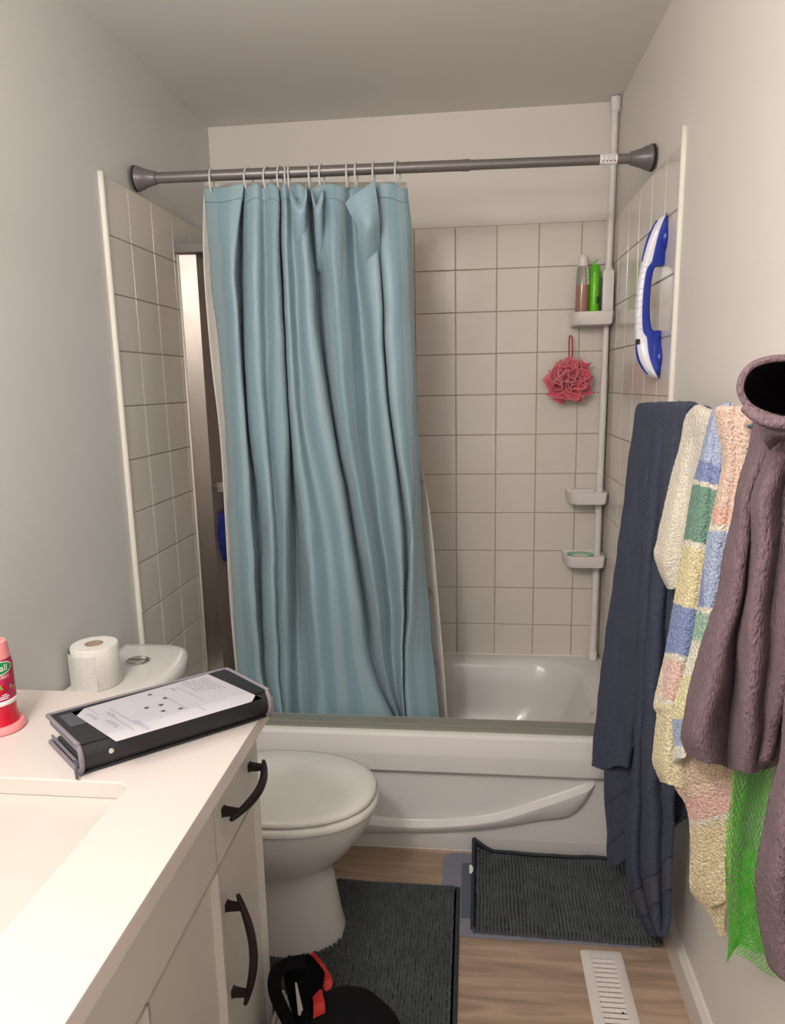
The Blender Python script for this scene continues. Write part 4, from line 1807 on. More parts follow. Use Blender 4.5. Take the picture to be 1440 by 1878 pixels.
bm = bmesh.new()
rows_ = [[rug2(i / 24, j / 20) for j in range(21)] for i in range(25)]
loft(bm, rows_, cap0=False, cap1=False, closed=False)
bmesh.ops.solidify(bm, geom=list(bm.faces), thickness=0.004)
obj('backing', bm, M_matback, r2, smooth=True)
# bound edge
bm = bmesh.new()
ed = [rug2(0, j / 20) for j in range(21)] + [rug2(i / 24, 1) for i in range(25)] + [rug2(1, 1 - j / 20) for j in range(21)]
tube(bm, [p + Vector((0, 0, 0.004)) for p in ed], 0.0050, n=8)
obj('bound_edge', bm, M_matback, r2, smooth=True)
pts = []
nu_, nv_ = 50, 38
for i in range(nu_):
    for j in range(nv_):
        u, v = (i + 0.5) / nu_, (j + 0.5) / nv_ * 0.96
        if u < 0.02:
            continue
        p = rug2(u, v)
        dx = 0.0035 * noise.noise(Vector((u * 8, v * 9, 5)))
        p.x += dx
        pts.append(((p.x, p.y + random.uniform(-.001, .001), p.z + 0.0085 + random.uniform(-.0012, .0012)), 0.0048, 0.0052, 0.0075, random.uniform(-.2, .2)))
for i in range(nu_):   # droopy near edge
    u = (i + 0.5) / nu_
    p = rug2(u, 0)
    for q in range(2):
        pts.append(((p.x, p.y - 0.004 - 0.004 * q, p.z + 0.006 - 0.003 * q), 0.0046, 0.0055, 0.0058, 0))
pile('chenille_pile', pts, r2, M_mat1)
p = rug2(0, 0.80)
bm = bmesh.new()
box(bm, p.x - 0.012, p.x + 0.003, p.y - 0.020, p.y + 0.018, p.z + 0.006, p.z + 0.008, bev=0.001, seg=1)
box(bm, p.x - 0.010, p.x + 0.000, p.y - 0.016, p.y + 0.016, p.z + 0.008, p.z + 0.0095, bev=0.0008, seg=1)
o = obj('care_tag', bm, M_white, r2)
o['label'] = 'small white care tag'

# contour rug round the toilet foot
r1 = thing('toilet_rug', (0.75, -1.3, 0.0), 'dark grey chenille rug in front of the toilet', 'bath rug')
RX0, RX1, RY0, RY1 = 0.36, 0.940, -1.66, -0.972


def in_foot(x, y, m_=0.0):
    dx = (x - 0.40) / (0.236 + m_)
    dy = (y - TY) / (0.112 + m_)
    return x < 0.68 and (abs(dx) ** 2.6 + abs(dy) ** 2.6 < 1 or (x < 0.40 and abs(dy) < 1))


bm = bmesh.new()
NXc, NYc = 58, 68
vv = {}
for i in range(NXc):
    for j in range(NYc):
        xa, xb = RX0 + (RX1 - RX0) * i / NXc, RX0 + (RX1 - RX0) * (i + 1) / NXc
        ya, yb_ = RY0 + (RY1 - RY0) * j / NYc, RY0 + (RY1 - RY0) * (j + 1) / NYc
        if in_foot((xa + xb) / 2, (ya + yb_) / 2, 0.004) or ((xa + xb) / 2 < 0.60 and (ya + yb_) / 2 < -1.585):
            continue
        q = []
        for (x_, y_, kk) in ((xa, ya, (i, j)), (xb, ya, (i + 1, j)), (xb, yb_, (i + 1, j + 1)), (xa, yb_, (i, j + 1))):
            if kk not in vv:
                vv[kk] = bm.verts.new((x_, y_, 0.0045))
            q.append(vv[kk])
        bm.faces.new(q)
bmesh.ops.solidify(bm, geom=list(bm.faces), thickness=0.004)
obj('backing', bm, M_matback, r1)
bm = bmesh.new()
tube(bm, [(RX1 + 0.001, RY0 + (RY1 - RY0) * i / 30, 0.007 + 0.001 * math.sin(i)) for i in range(31)], 0.0055, n=8)
tube(bm, [(RX0 + 0.1 + (RX1 - RX0 - 0.1) * i / 20, RY1, 0.006) for i in range(21)], 0.004, n=8)
obj('bound_edge', bm, M_matback, r1, smooth=True)
pts = []
nx_, ny_ = 64, 84
for i in range(nx_):
    for j in range(ny_):
        x_, y_ = RX0 + (RX1 - RX0) * (i + 0.5) / nx_, RY0 + (RY1 - RY0) * (j + 0.5) / ny_
        if in_foot(x_, y_, 0.006) or x_ > RX1 - 0.010 or (x_ < 0.60 and y_ < -1.585):
            continue
        hgt = 0.0125 + 0.0025 * noise.noise(Vector((x_ * 14, y_ * 14, 1)))
        pts.append(((x_ + random.uniform(-.001, .001), y_ + 0.002 * noise.noise(Vector((x_ * 20, y_ * 20, 7))), hgt), 0.0052, 0.0044, 0.0072, random.uniform(-.2, .2)))
pile('chenille_pile', pts, r1, M_mat1)

# floor register
vt = thing('floor_register', (1.30, -1.33, 0.0), 'white louvred floor vent set in the wood floor', 'floor vent')
va, vb_ = Vector((1.257, -1.170, 0)), Vector((1.357, -1.170, 0))
vlen = 0.335
X0v, X1v, Y1v, Y0v = 1.255, 1.359, -1.168, -1.168 - vlen
bm = bmesh.new()
sx0, sx1, sy1 = X0v + 0.024, X1v - 0.024, Y1v - 0.030
NS = 19
pitch = (vlen - 0.060) / NS
# frame with slots: side rails, end rails and the bars between slots
o1 = rrect(X0v, X1v, Y0v, Y1v, 0.010, 0.0)
rr = [[(a, b_, 0.0005) for a, b_, _ in o1], [(a, b_, 0.003) for a, b_, _ in o1],
      [(a, b_, 0.0065) for a, b_, _ in rrect(X0v + 0.006, X1v - 0.006, Y0v + 0.006, Y1v - 0.006, 0.008, 0)],
      [(a, b_, 0.0065) for a, b_, _ in rrect(sx0, sx1, Y0v + 0.030, sy1, 0.001, 0)],
      [(a, b_, 0.001) for a, b_, _ in rrect(sx0 + .0005, sx1 - .0005, Y0v + 0.0305, sy1 - .0005, 0.001, 0)]]
loft(bm, rr, cap0=True, cap1=False)
obj('vent_frame', bm, M_vent, vt, angle=35)
obj('throat_shade', bx(sx0, sx1, Y0v + 0.030, sy1, 0.0006, 0.0012), M_dark, vt)  # thin dark sheet, painted shade of the duct below the louvres
b = bx(sx0 - sx0, sx1 - sx0, -pitch * 0.58, 0, 0, 0.0018)
me = bpy.data.meshes.new('louvre')
for v in b.verts:
    v.co.z += 0.0045 + (-v.co.y) * -0.35
bmesh.ops.recalc_face_normals(b, faces=b.faces)
b.to_mesh(me)
b.free()
me.materials.append(M_vent)
for k in range(NS):
    o = bpy.data.objects.new('louvre', me)
    COL.objects.link(o)
    o.parent = vt
    o.location = Vector((sx0, sy1 - pitch * (k + 0.30), 0.0008)) - Vector(vt.location)
b = bmesh.new()
tube(b, [(sx0 + 0.046, sy1 - pitch * 11.2, 0.005), (sx0 + 0.046, sy1 - pitch * 11.2, 0.010)], 0.0022, n=8)
obj('damper_lever', b, M_dark, vt)

# boards leaning beside the vanity
specs = [(0.5840, 0.216, 0.0055), (0.5905, 0.222, 0.0045), (0.5960, 0.219, 0.0045), (0.6015, 0.224, 0.005), (0.6095, 0.256, 0.006), (0.6175, 0.262, 0.007)]
bnm = ['nearest the vanity', 'second from the vanity', 'third from the vanity', 'fourth from the vanity', 'taller, second from the bag', 'tallest, next to the bag']
for (x_, h_, t_), q in zip(specs, bnm):
    b = bx(x_, x_ + t_, -1.90, -1.560 - 0.006 * (specs.index((x_, h_, t_)) % 3), 0.016, h_ - 0.018, bev=0.0018, seg=2)
    tag(obj('thin_board', b, M_board, angle=40), 'thin white panel standing on edge by the vanity, %s' % q, 'board', 'thin white panels beside the vanity')

# ============================================================ BAG
bag = thing('tool_bag', (0.72, -1.72, 0.02), 'black fabric bag with red trim and a carry strap on the rug', 'bag')
bm = bmesh.new()
NR = 22
rings = []
for k in range(NR + 1):
    t_ = k / NR
    z_ = 0.016 + 0.275 * t_
    sx = 0.118 * (1 - 0.10 * t_) * math.sqrt(max(0.0, 1 - max(0, (t_ - 0.55) / 0.47) ** 2.4))
    sy = 0.150 * (1 - 0.05 * t_) * math.sqrt(max(0.0, 1 - max(0, (t_ - 0.62) / 0.40) ** 2.6))
    ring_ = []
    for i in range(40):
        a = 2 * PI * i / 40
        c, s = math.cos(a), math.sin(a)
        px_ = math.copysign(abs(c) ** 0.75, c) * max(sx, 0.012)
        py_ = math.copysign(abs(s) ** 0.75, s) * max(sy, 0.012)
        n_ = 1 + 0.07 * noise.noise(Vector((c * 1.5, s * 1.5, z_ * 9)))
        ring_.append((0.745 + px_ * n_ - 0.0 * t_, -1.72 + py_ * n_, z_))
    rings.append(ring_)
loft(bm, rings)
obj('bag_body', bm, M_bag, bag, smooth=True)


def strip(name, P, wd, th, M, n=6, up=(0, 0, 1)):
    """flat strap along a path"""
    P = spline(P, n)
    b = bmesh.new()
    rr = []
    for i, p in enumerate(P):
        tt = (P[min(i + 1, len(P) - 1)] - P[max(i - 1, 0)]).normalized()
        sd = tt.cross(Vector(up))
        if sd.length < 1e-4:
            sd = Vector((1, 0, 0))
        sd.normalize()
        nn = sd.cross(tt).normalized()
        rr.append([p + sd * wd / 2 + nn * th / 2, p - sd * wd / 2 + nn * th / 2, p - sd * wd / 2 - nn * th / 2, p + sd * wd / 2 - nn * th / 2])
    loft(b, rr)
    return obj(name, b, M, bag, angle=50)


# folded front with the red flash, and the loop of strap towards the vanity
b = bmesh.new()
pf = [at(px, py, y_) for px, py, y_ in ((562, 1752, -1.60), (600, 1775, -1.58), (606, 1800, -1.60), (596, 1818, -1.62), (578, 1785, -1.63), (560, 1760, -1.62))]
pts0 = [at(520, 1775, -1.62), at(545, 1762, -1.615), at(566, 1750, -1.61), at(582, 1765, -1.60), at(596, 1782, -1.60)]
pts1 = [at(524, 1815, -1.66), at(548, 1812, -1.665), at(566, 1815, -1.66), at(580, 1818, -1.65), at(592, 1822, -1.64)]
pts2 = [at(540, 1880, -1.70), at(556, 1884, -1.71), at(570, 1886, -1.71), at(586, 1890, -1.70), at(600, 1890, -1.68)]
pts3 = [p_ + Vector((0, -0.01, -0.11)) for p_ in pts2]
g_ = grid3([[tuple(p_) for p_ in r_] for r_ in (pts0, pts1, pts2, pts3)], 5, 5)
loft(b, [[Vector(p_) for p_ in r_] for r_ in g_], cap0=False, cap1=False, closed=False)
bmesh.ops.solidify(b, geom=list(b.faces), thickness=0.012)
obj('folded_flap', b, M_bag, bag, smooth=True)
strip('red_trim', [at(567, 1753, -1.60), at(580, 1768, -1.595), at(592, 1785, -1.60), at(600, 1800, -1.605), at(594, 1816, -1.62)], 0.022, 0.006, M_bagred, up=(0, -1, 0.4))
strip('red_stripe', [at(582, 1822, -1.668), at(586, 1845, -1.690), at(586, 1870, -1.70), at(588, 1900, -1.72)], 0.022, 0.006, M_bagred, up=(0, -1, 0.2))
strip('carry_strap', [at(560, 1762, -1.63), at(535, 1767, -1.64), at(512, 1778, -1.65), at(504, 1795, -1.665), at(505, 1820, -1.68), at(516, 1848, -1.69), at(532, 1880, -1.70), at(545, 1920, -1.72)], 0.026, 0.004, M_bag, up=(0, -1, 0.1))
obj('mesh_pocket', bx(0.600 + 0.030, 0.645, -1.74, -1.66, 0.02, 0.17, bev=0.004), M_bgrey, bag)
p0, p1 = at(541, 1802, -1.672), at(547, 1862, -1.700)
b = bmesh.new()
n_ = Vector((0.012, 0, 0))
b.faces.new([b.verts.new(q) for q in (p0, p1, p1 + n_, p0 + n_ * 0.3)])
bmesh.ops.solidify(b, geom=list(b.faces), thickness=0.0015)
obj('white_tag', b, M_board, bag)

# ============================================================ TOWELS on the bar
BX, BZ = 1.415, 1.360
bar = thing('towel_bar', (W, -1.5, BZ), 'metal towel bar on right wall, mostly hidden under the hanging towels', 'towel bar')
obj('bar_tube', tube(bmesh.new(), [(BX, -0.93, BZ), (BX, -2.15, BZ)], 0.008, n=14), M_chrome, bar, smooth=True)
for yy in (-0.945, -2.13):
    b = tube(bmesh.new(), [(BX - 0.004, yy, BZ), (W - 0.014, yy, BZ)], 0.010, n=14)
    lathe(b, [(0.024, 0.0), (0.024, 0.008), (0.014, 0.013)], c=(W, yy, BZ), n=22, axis='x', flip=-1)
    obj('bracket', b, M_chrome, bar, angle=40)

M_tblue = terry('terry_navy', (72, 78, 100), attr=None, sc=300, var=0.28)
M_tnavy_a = terry('terry_navy_border', attr='weave', sc=300, var=0.22)
M_tblue_s = mat('navy_dobby', (70, 74, 94), rough=0.8, sheen=0.2, bump=0.3, bscale=40, stretch=(1, 1, 20))
M_twhite = terry('terry_cream', (236, 228, 212), sc=240, var=0.10)
M_tstripe = terry('terry_stripe', attr='weave', sc=230, var=0.25)
M_tpurple = terry('terry_mauve', (132, 109, 116), var=0.2, sc=280, stretch=(1, 1, 0.45))
M_tpurple_in = terry('terry_mauve_shade', (74, 58, 64), sc=280)  # darker copy of the mauve, shade of the hood opening painted in

OVER = [(0.062, -0.50), (0.060, -0.25), (0.056, -0.06), (0.045, -0.012), (0.022, -0.001)]


def Yl(a, b_, t_):
    return a + (b_ - a) * t_


# navy towel -----------------------------------------------------------
tb = thing('navy_towel', (1.38, -1.12, 0.2), 'long navy blue terry towel hanging nearest the tub', 'towel')
colsY = [-0.93, -0.99, -1.05, -1.10, -1.16, -1.22, -1.28, -1.335]
rowsB = [
    (747, [1171, 1181, 1192, 1203, 1217, 1231, 1246, 1262]),
    (800, [1163, 1174, 1187, 1198, 1213, 1228, 1242, 1256]),
    (900, [1150, 1164, 1176, 1187, 1206, 1219, 1233, 1246]),
    (1020, [1134, 1152, 1162, 1177, 1196, 1206, 1222, 1238]),
    (1140, [1117, 1140, 1149, 1171, 1184, 1192, 1214, 1234]),
    (1260, [1102, 1128, 1143, 1168, 1176, 1184, 1208, 1230]),
    (1340, [1094, 1124, 1142, 1158, 1172, 1180, 1206, 1228]),
    (1398, [1088, 1138, 1146, 1152, 1164, 1180, 1204, 1228]),
]
ctrl = []
nf_ = [0, -.022, .012, -.018, .016, -.02, .01, 0]
for q, (py, xs_) in enumerate(rowsB):
    row = []
    for i, (px, yy) in enumerate(zip(xs_, colsY)):
        row.append((px, py + (0 if q else (0, -1, -1, 0, 1, 0, 1, 5)[i]), yy + nf_[i] * min(1.0, q / 3)))
    ctrl.append(row)
cloth('folded_layer', [[c for c in r[:4]] for r in ctrl[:-1]] + [[(1088, 1404, -.93), (1112, 1412, -.99), (1134, 1404, -1.05), (1153, 1408, -1.10)]],
      M_tblue, ku=16, kv=20, thick=0.010, parent=tb, fuzz=0.0008, fscale=330, over=OVER, wob=0.004, wscale=14)
# the long front fold reaching almost to the floor
colsL = [-1.10, -1.15, -1.20, -1.26, -1.30, -1.34]
lowR = [
    (747, [1203, 1215, 1228, 1241, 1253, 1264]),
    (820, [1196, 1210, 1222, 1236, 1247, 1254]),
    (1020, [1176, 1192, 1202, 1215, 1228, 1240]),
    (1200, [1168, 1180, 1186, 1200, 1218, 1234]),
    (1400, [1164, 1170, 1180, 1196, 1216, 1238]),
    (1500, [1153, 1164, 1178, 1196, 1216, 1232]),
    (1580, [1149, 1162, 1178, 1196, 1214, 1230]),
    (1640, [1160, 1172, 1186, 1200, 1214, 1227]),
    (1690, [1180, 1188, 1198, 1206, 1216, 1226]),
    (1716, [1196, 1202, 1207, 1212, 1216, 1220]),
]
fold = [0.01, -0.034, 0.016, -0.036, 0.012, 0.006]
ctrl = [[(px, py, yy + f_ * min(1, q / 2)) for px, yy, f_ in zip(xs_, colsL, fold)] for q, (py, xs_) in enumerate(lowR)]


def navy_band(px, py, u):
    e = py + (px - 1180) * 0.95
    if py < 1540:
        return (72, 78, 100)
    if 1618 < e < 1622 or 1676 < e < 1680:
        return (40, 44, 60)
    if 1622 <= e <= 1676:
        return (84, 86, 104)
    return (72, 78, 100)


cloth('long_fold', ctrl, M_tnavy_a, ku=16, kv=26, thick=0.011, parent=tb, fuzz=0.0009, fscale=330, over=OVER, wob=0.005, wscale=12, colour=navy_band)
# rear layer with diagonal border that shows under the shorter layer
rl = [[(1110, 1370, -0.985), (1130, 1370, -1.01), (1150, 1370, -1.04), (1172, 1370, -1.07)],
      [(1110, 1440, -0.985), (1130, 1440, -1.01), (1150, 1440, -1.04), (1172, 1440, -1.07)],
      [(1114, 1520, -0.985), (1132, 1518, -1.01), (1150, 1515, -1.04), (1172, 1510, -1.07)],
      [(1113, 1560, -0.985), (1130, 1556, -1.01), (1148, 1552, -1.04), (1170, 1540, -1.07)],
      [(1122, 1597, -0.985), (1132, 1588, -1.01), (1146, 1576, -1.04), (1166, 1560, -1.07)]]


def rear_band(px, py, u):
    e = (py + (px - 1140) * 0.75 - 1380) % 74
    return (48, 50, 66) if e < 4 else (72, 76, 96)


cloth('rear_layer', rl, M_tnavy_a, colour=rear_band, ku=14, kv=24, thick=0.008, parent=tb, wob=0.003)
# dark corner poking out behind, by the wall
bc = [[(1228, 1330, -1.25), (1245, 1335, -1.26), (1258, 1345, -1.28)],
      [(1226, 1430, -1.25), (1243, 1445, -1.26), (1256, 1462, -1.28)],
      [(1226, 1480, -1.25), (1242, 1486, -1.26), (1259, 1493, -1.28)],
      [(1227, 1528, -1.25), (1236, 1517, -1.26), (1252, 1500, -1.28)]]
cloth('back_corner', bc, M_tblue, ku=8, kv=8, thick=0.008, parent=tb, fuzz=0.001, fscale=260)

# cream hand towel ------------------------------------------------------
tw = thing('cream_towel', (1.39, -1.43, 1.0), 'short cream white hand towel between the navy and the striped towels', 'towel')
wr = [
    (758, [1264, 1274, 1284, 1296, 1309], 0),
    (830, [1248, 1260, 1276, 1289, 1300], 1),
    (920, [1223, 1242, 1262, 1282, 1292], 2),
    (990, [1210, 1228, 1250, 1274, 1288], 3),
    (1022, [1204, 1222, 1246, 1272, 1286], 4),
    (1058, [1228, 1234, 1246, 1270, 1284], 5),
]
wy = [-1.375, -1.40, -1.44, -1.47, -1.50]
wf = [0, -0.02, 0.006, -0.012, 0]
ctrl = []
for py, xs_, q in wr:
    dpy = [0, 0, 0, 0, 0]
    if q == 0:
        dpy = [4, -5, 0, 6, 12]
    if q == 4:
        dpy = [0, 10, 12, 10, 8]
    if q == 5:
        dpy = [20, 22, 20, 18, 16]
    ctrl.append([(px, py + d_, yy + f_ * min(1, q / 2)) for px, yy, f_, d_ in zip(xs_, wy, wf, dpy)])
cloth('towel_cloth', ctrl, M_twhite, ku=14, kv=16, thick=0.010, parent=tw, fuzz=0.0010, fscale=300, over=OVER, wob=0.003, wscale=14)

# striped beach towel ----------------------------------------------------
CRM, BLU, GRN, YEL, PNK, BLL, PCH = (238, 230, 212), (142, 156, 200), (124, 160, 142), (238, 224, 178), (238, 202, 190), (180, 192, 220), (240, 208, 190)


def stripe_left(px, py, u):
    bands = [(700, BLL), (838, BLU), (876, CRM), (884, GRN), (988, CRM), (1000, YEL), (1112, BLU), (1204, CRM), (1216, PNK), (1292, CRM), (1300, (240, 226, 188)), (1500, (240, 226, 188))]
    sh = py + (px - 1260) * -0.25 + 4 * noise.noise(Vector((px * 0.03, py * 0.03, 0)))
    c = bands[0][1]
    for y_, col in bands:
        if sh >= y_:
            c = col
    if c == PNK and px < 1222:
        c = (244, 226, 200)
    return c


def stripe_right(px, py, u):
    nz = 5 * noise.noise(Vector((px * 0.03, py * 0.03, 3)))
    e = py + nz
    if e < 960 - abs(px - 1330) * 0.0:
        # peach field with a blue curl at its left top
        if px < 1306 + (e - 760) * 0.30 - max(0, e - 830) * 0.55 and e > 762 and e < 870:
            return CRM if px > 1300 + (e - 760) * 0.30 - max(0, e - 830) * 0.55 else BLL
        return PCH if e < 930 else (242, 196, 176)
    if e < 975:
        return CRM
    if e < 1112:
        return BLL if px > 1296 else BLU
    if e < 1122:
        return CRM
    if e < 1175:
        return (168, 200, 176)
    if e < 1240:
        return (238, 236, 216)
    if e < 1320:
        return (242, 230, 184)
    if e < 1372:
        return BLL
    return (238, 232, 222)


ts = thing('striped_towel', (1.38, -1.56, 0.5), 'pastel patchwork beach towel in blue, green, yellow and pink', 'towel')
sl = [
    (757, [1312, 1318, 1322, 1328]),
    (830, [1292, 1300, 1312, 1326]),
    (900, [1274, 1290, 1306, 1320]),
    (1000, [1258, 1276, 1296, 1310]),
    (1100, [1241, 1262, 1282, 1298]),
    (1200, [1224, 1246, 1268, 1284]),
    (1288, [1204, 1228, 1252, 1270]),
    (1310, [1209, 1230, 1250, 1268]),
    (1370, [1203, 1224, 1242, 1258]),
    (1400, [1202, 1222, 1236, 1252]),
    (1432, [1216, 1228, 1240, 1254]),
]
ctrl = []
for q, (py, xs_) in enumerate(sl):
    ctrl.append([(px, py + (i * 4 if q > 8 else 0) + (-i * 2 if q == 0 else 0), yy) for i, (px, yy) in enumerate(zip(xs_, (-1.50, -1.545, -1.55, -1.565)))])
cloth('left_fold', ctrl, M_tstripe, ku=22, kv=26, thick=0.011, parent=ts, fuzz=0.0009, fscale=300, over=OVER, colour=stripe_left)
sr = [
    (756, [1316, 1332, 1350, 1366, 1384]),
    (840, [1330, 1340, 1352, 1366, 1380]),
    (900, [1320, 1330, 1346, 1358, 1370]),
    (1000, [1300, 1314, 1330, 1344, 1358]),
    (1100, [1286, 1300, 1318, 1332, 1346]),
    (1200, [1268, 1286, 1300, 1316, 1332]),
    (1300, [1238, 1260, 1285, 1300, 1316]),
    (1360, [1240, 1262, 1290, 1310, 1330]),
    (1400, [1237, 1246, 1262, 1285, 1310]),
]
ctrl = []
for q, (py, xs_) in enumerate(sr):
    dp = (0, -8, -22, -26, -26) if q == 8 else (0, 0, -4, -8, -10) if q == 7 else (0, 0, 0, 0, 0)
    ctrl.append([(px, py + d_, yy) for px, yy, d_ in zip(xs_, (-1.565, -1.595, -1.60, -1.61, -1.615), dp)])
cloth('right_fold', ctrl, M_tstripe, ku=22, kv=26, thick=0.009, parent=ts, fuzz=0.0009, fscale=300, over=OVER, colour=stripe_right)


def stripe_low(px, py, u):
    e = py + (px - 1300) * 0.22
    if e < 1432:
        return (216, 190, 166)
    if e < 1452:
        return (238, 206, 186)
    if e < 1496:
        return (242, 198, 188)
    if e < 1508:
        return (240, 224, 210)
    return (238, 220, 182)


sw_ = [
    [(1238, 1398, -1.545), (1262, 1385, -1.57), (1290, 1378, -1.585), (1320, 1378, -1.60), (1345, 1380, -1.61)],
    [(1240, 1440, -1.545), (1266, 1430, -1.575), (1294, 1425, -1.59), (1322, 1420, -1.60), (1348, 1420, -1.61)],
    [(1262, 1478, -1.545), (1282, 1475, -1.575), (1300, 1470, -1.59), (1326, 1465, -1.60), (1346, 1465, -1.61)],
    [(1270, 1540, -1.545), (1286, 1540, -1.57), (1304, 1540, -1.58), (1326, 1535, -1.595), (1344, 1535, -1.61)],
    [(1268, 1620, -1.545), (1284, 1616, -1.565), (1304, 1606, -1.58), (1324, 1600, -1.595), (1340, 1600, -1.61)],
    [(1276, 1640, -1.545), (1290, 1645, -1.565), (1306, 1650, -1.58), (1322, 1655, -1.595), (1334, 1655, -1.61)],
    [(1300, 1668, -1.565), (1308, 1676, -1.575), (1316, 1684, -1.585), (1324, 1690, -1.595), (1330, 1690, -1.60)],
    [(1322, 1712, -1.59), (1324, 1714, -1.592), (1326, 1716, -1.594), (1328, 1716, -1.596), (1330, 1715, -1.60)],
]
cloth('lower_corner', sw_, M_tstripe, ku=16, kv=18, thick=0.010, parent=ts, fuzz=0.0009, fscale=300, colour=stripe_low)
cn = [[(1278, 1616, -1.585), (1296, 1604, -1.60), (1312, 1588, -1.605), (1330, 1572, -1.61)],
      [(1286, 1632, -1.59), (1302, 1622, -1.605), (1318, 1612, -1.61), (1332, 1604, -1.615)],
      [(1302, 1664, -1.59), (1312, 1660, -1.605), (1322, 1656, -1.61), (1332, 1652, -1.615)]]
cloth('turned_hem', cn, M_tstripe, ku=8, kv=8, thick=0.006, parent=ts, fuzz=0.001, fscale=230, colour=stripe_low)

# green net --------------------------------------------------------------
tn = thing('green_net_sponge', (1.43, -1.72, 0.5), 'bright green net bath scrubber hanging between striped and mauve towels', 'bath sponge')


def net(name, ctrl, nu, nv, r, parent):
    g = [[tuple(at(px, py, y_)) for px, py, y_ in row] for row in ctrl]
    G = grid3(g, 8, 8)
    gv, gu = len(G) - 1, len(G[0]) - 1

    def P(u, v):
        x_, y_ = min(max(u, 0), 1) * gu, min(max(v, 0), 1) * gv
        i, j = min(int(y_), gv - 1), min(int(x_), gu - 1)
        fy, fx = y_ - i, x_ - j
        a = Vector(G[i][j]).lerp(Vector(G[i][j + 1]), fx)
        b_ = Vector(G[i + 1][j]).lerp(Vector(G[i + 1][j + 1]), fx)
        p = a.lerp(b_, fy)
        return p + Vector((0.0016 * noise.noise(p * 60), 0.004 * noise.noise(p * 22), 0.0012 * noise.noise(p * 55)))
    V, Fc = [], []

    def seg(a, b_):
        t_ = (b_ - a).normalized()
        n1 = t_.orthogonal().normalized()
        n2 = t_.cross(n1)
        k = len(V)
        for p in (a, b_):
            for q in range(3):
                an = 2 * PI * q / 3
                V.append(tuple(p + n1 * math.cos(an) * r + n2 * math.sin(an) * r))
        for q in range(3):
            q2 = (q + 1) % 3
            Fc.append((k + q, k + q2, k + 3 + q2, k + 3 + q))
    for j in range(nv):
        for i in range(nu):
            o_ = 0.5 if j % 2 else 0.0
            a = P((i + o_) / nu, j / nv)
            for s in (-0.5, 0.5):
                uu = (i + o_ + s) / nu
                if 0 <= uu <= 1:
                    seg(a, P(uu, (j + 1) / nv))
    me = bpy.data.meshes.new(name)
    me.from_pydata(V, [], Fc)
    me.update()
    me.transform(Matrix.Translation(-parent_world(parent)))
    return link(name, me, M_net, parent, True)


n1 = [[(1360, 1330, -1.70), (1385, 1330, -1.73), (1410, 1330, -1.70), (1436, 1330, -1.74), (1460, 1330, -1.73)],
      [(1345, 1420, -1.70), (1368, 1420, -1.73), (1386, 1420, -1.69), (1408, 1420, -1.74), (1440, 1420, -1.73)],
      [(1334, 1500, -1.70), (1356, 1500, -1.73), (1378, 1500, -1.69), (1400, 1500, -1.74), (1424, 1500, -1.73)],
      [(1330, 1580, -1.70), (1350, 1580, -1.73), (1370, 1580, -1.70), (1388, 1580, -1.73), (1406, 1580, -1.72)],
      [(1334, 1660, -1.70), (1352, 1660, -1.725), (1366, 1660, -1.70), (1384, 1660, -1.73), (1404, 1660, -1.72)],
      [(1336, 1720, -1.70), (1350, 1715, -1.72), (1362, 1705, -1.70), (1378, 1710, -1.73), (1400, 1720, -1.72)],
      [(1332, 1768, -1.70), (1344, 1745, -1.71), (1356, 1735, -1.70), (1382, 1745, -1.72), (1410, 1755, -1.72)]]
net('net_front', n1, 13, 56, 0.00062, tn)
n2 = [[(px + 3, py - 4, y_ + 0.022) for px, py, y_ in r_] for r_ in n1]
net('net_back', n2, 12, 50, 0.00062, tn)
n3 = [[(1364, 1560, -1.75), (1380, 1560, -1.765), (1396, 1560, -1.755), (1412, 1560, -1.75)],
      [(1358, 1640, -1.75), (1378, 1640, -1.77), (1396, 1640, -1.755), (1412, 1640, -1.75)],
      [(1354, 1700, -1.75), (1376, 1710, -1.77), (1398, 1720, -1.755), (1420, 1720, -1.75)],
      [(1352, 1752, -1.75), (1376, 1765, -1.765), (1398, 1780, -1.755), (1424, 1796, -1.75)]]
net('net_tail', n3, 11, 34, 0.00060, tn)
n4 = [[(px + 40, py - 220 if py > 1500 else py - 120, y_ - 0.01) for px, py, y_ in r_] for r_ in n3]
obj('hanging_cord', tube(bmesh.new(), [at(1410, 1335, -1.72), (BX + 0.02, -1.72, BZ - 0.16)], 0.003, n=6), M_net, tn)

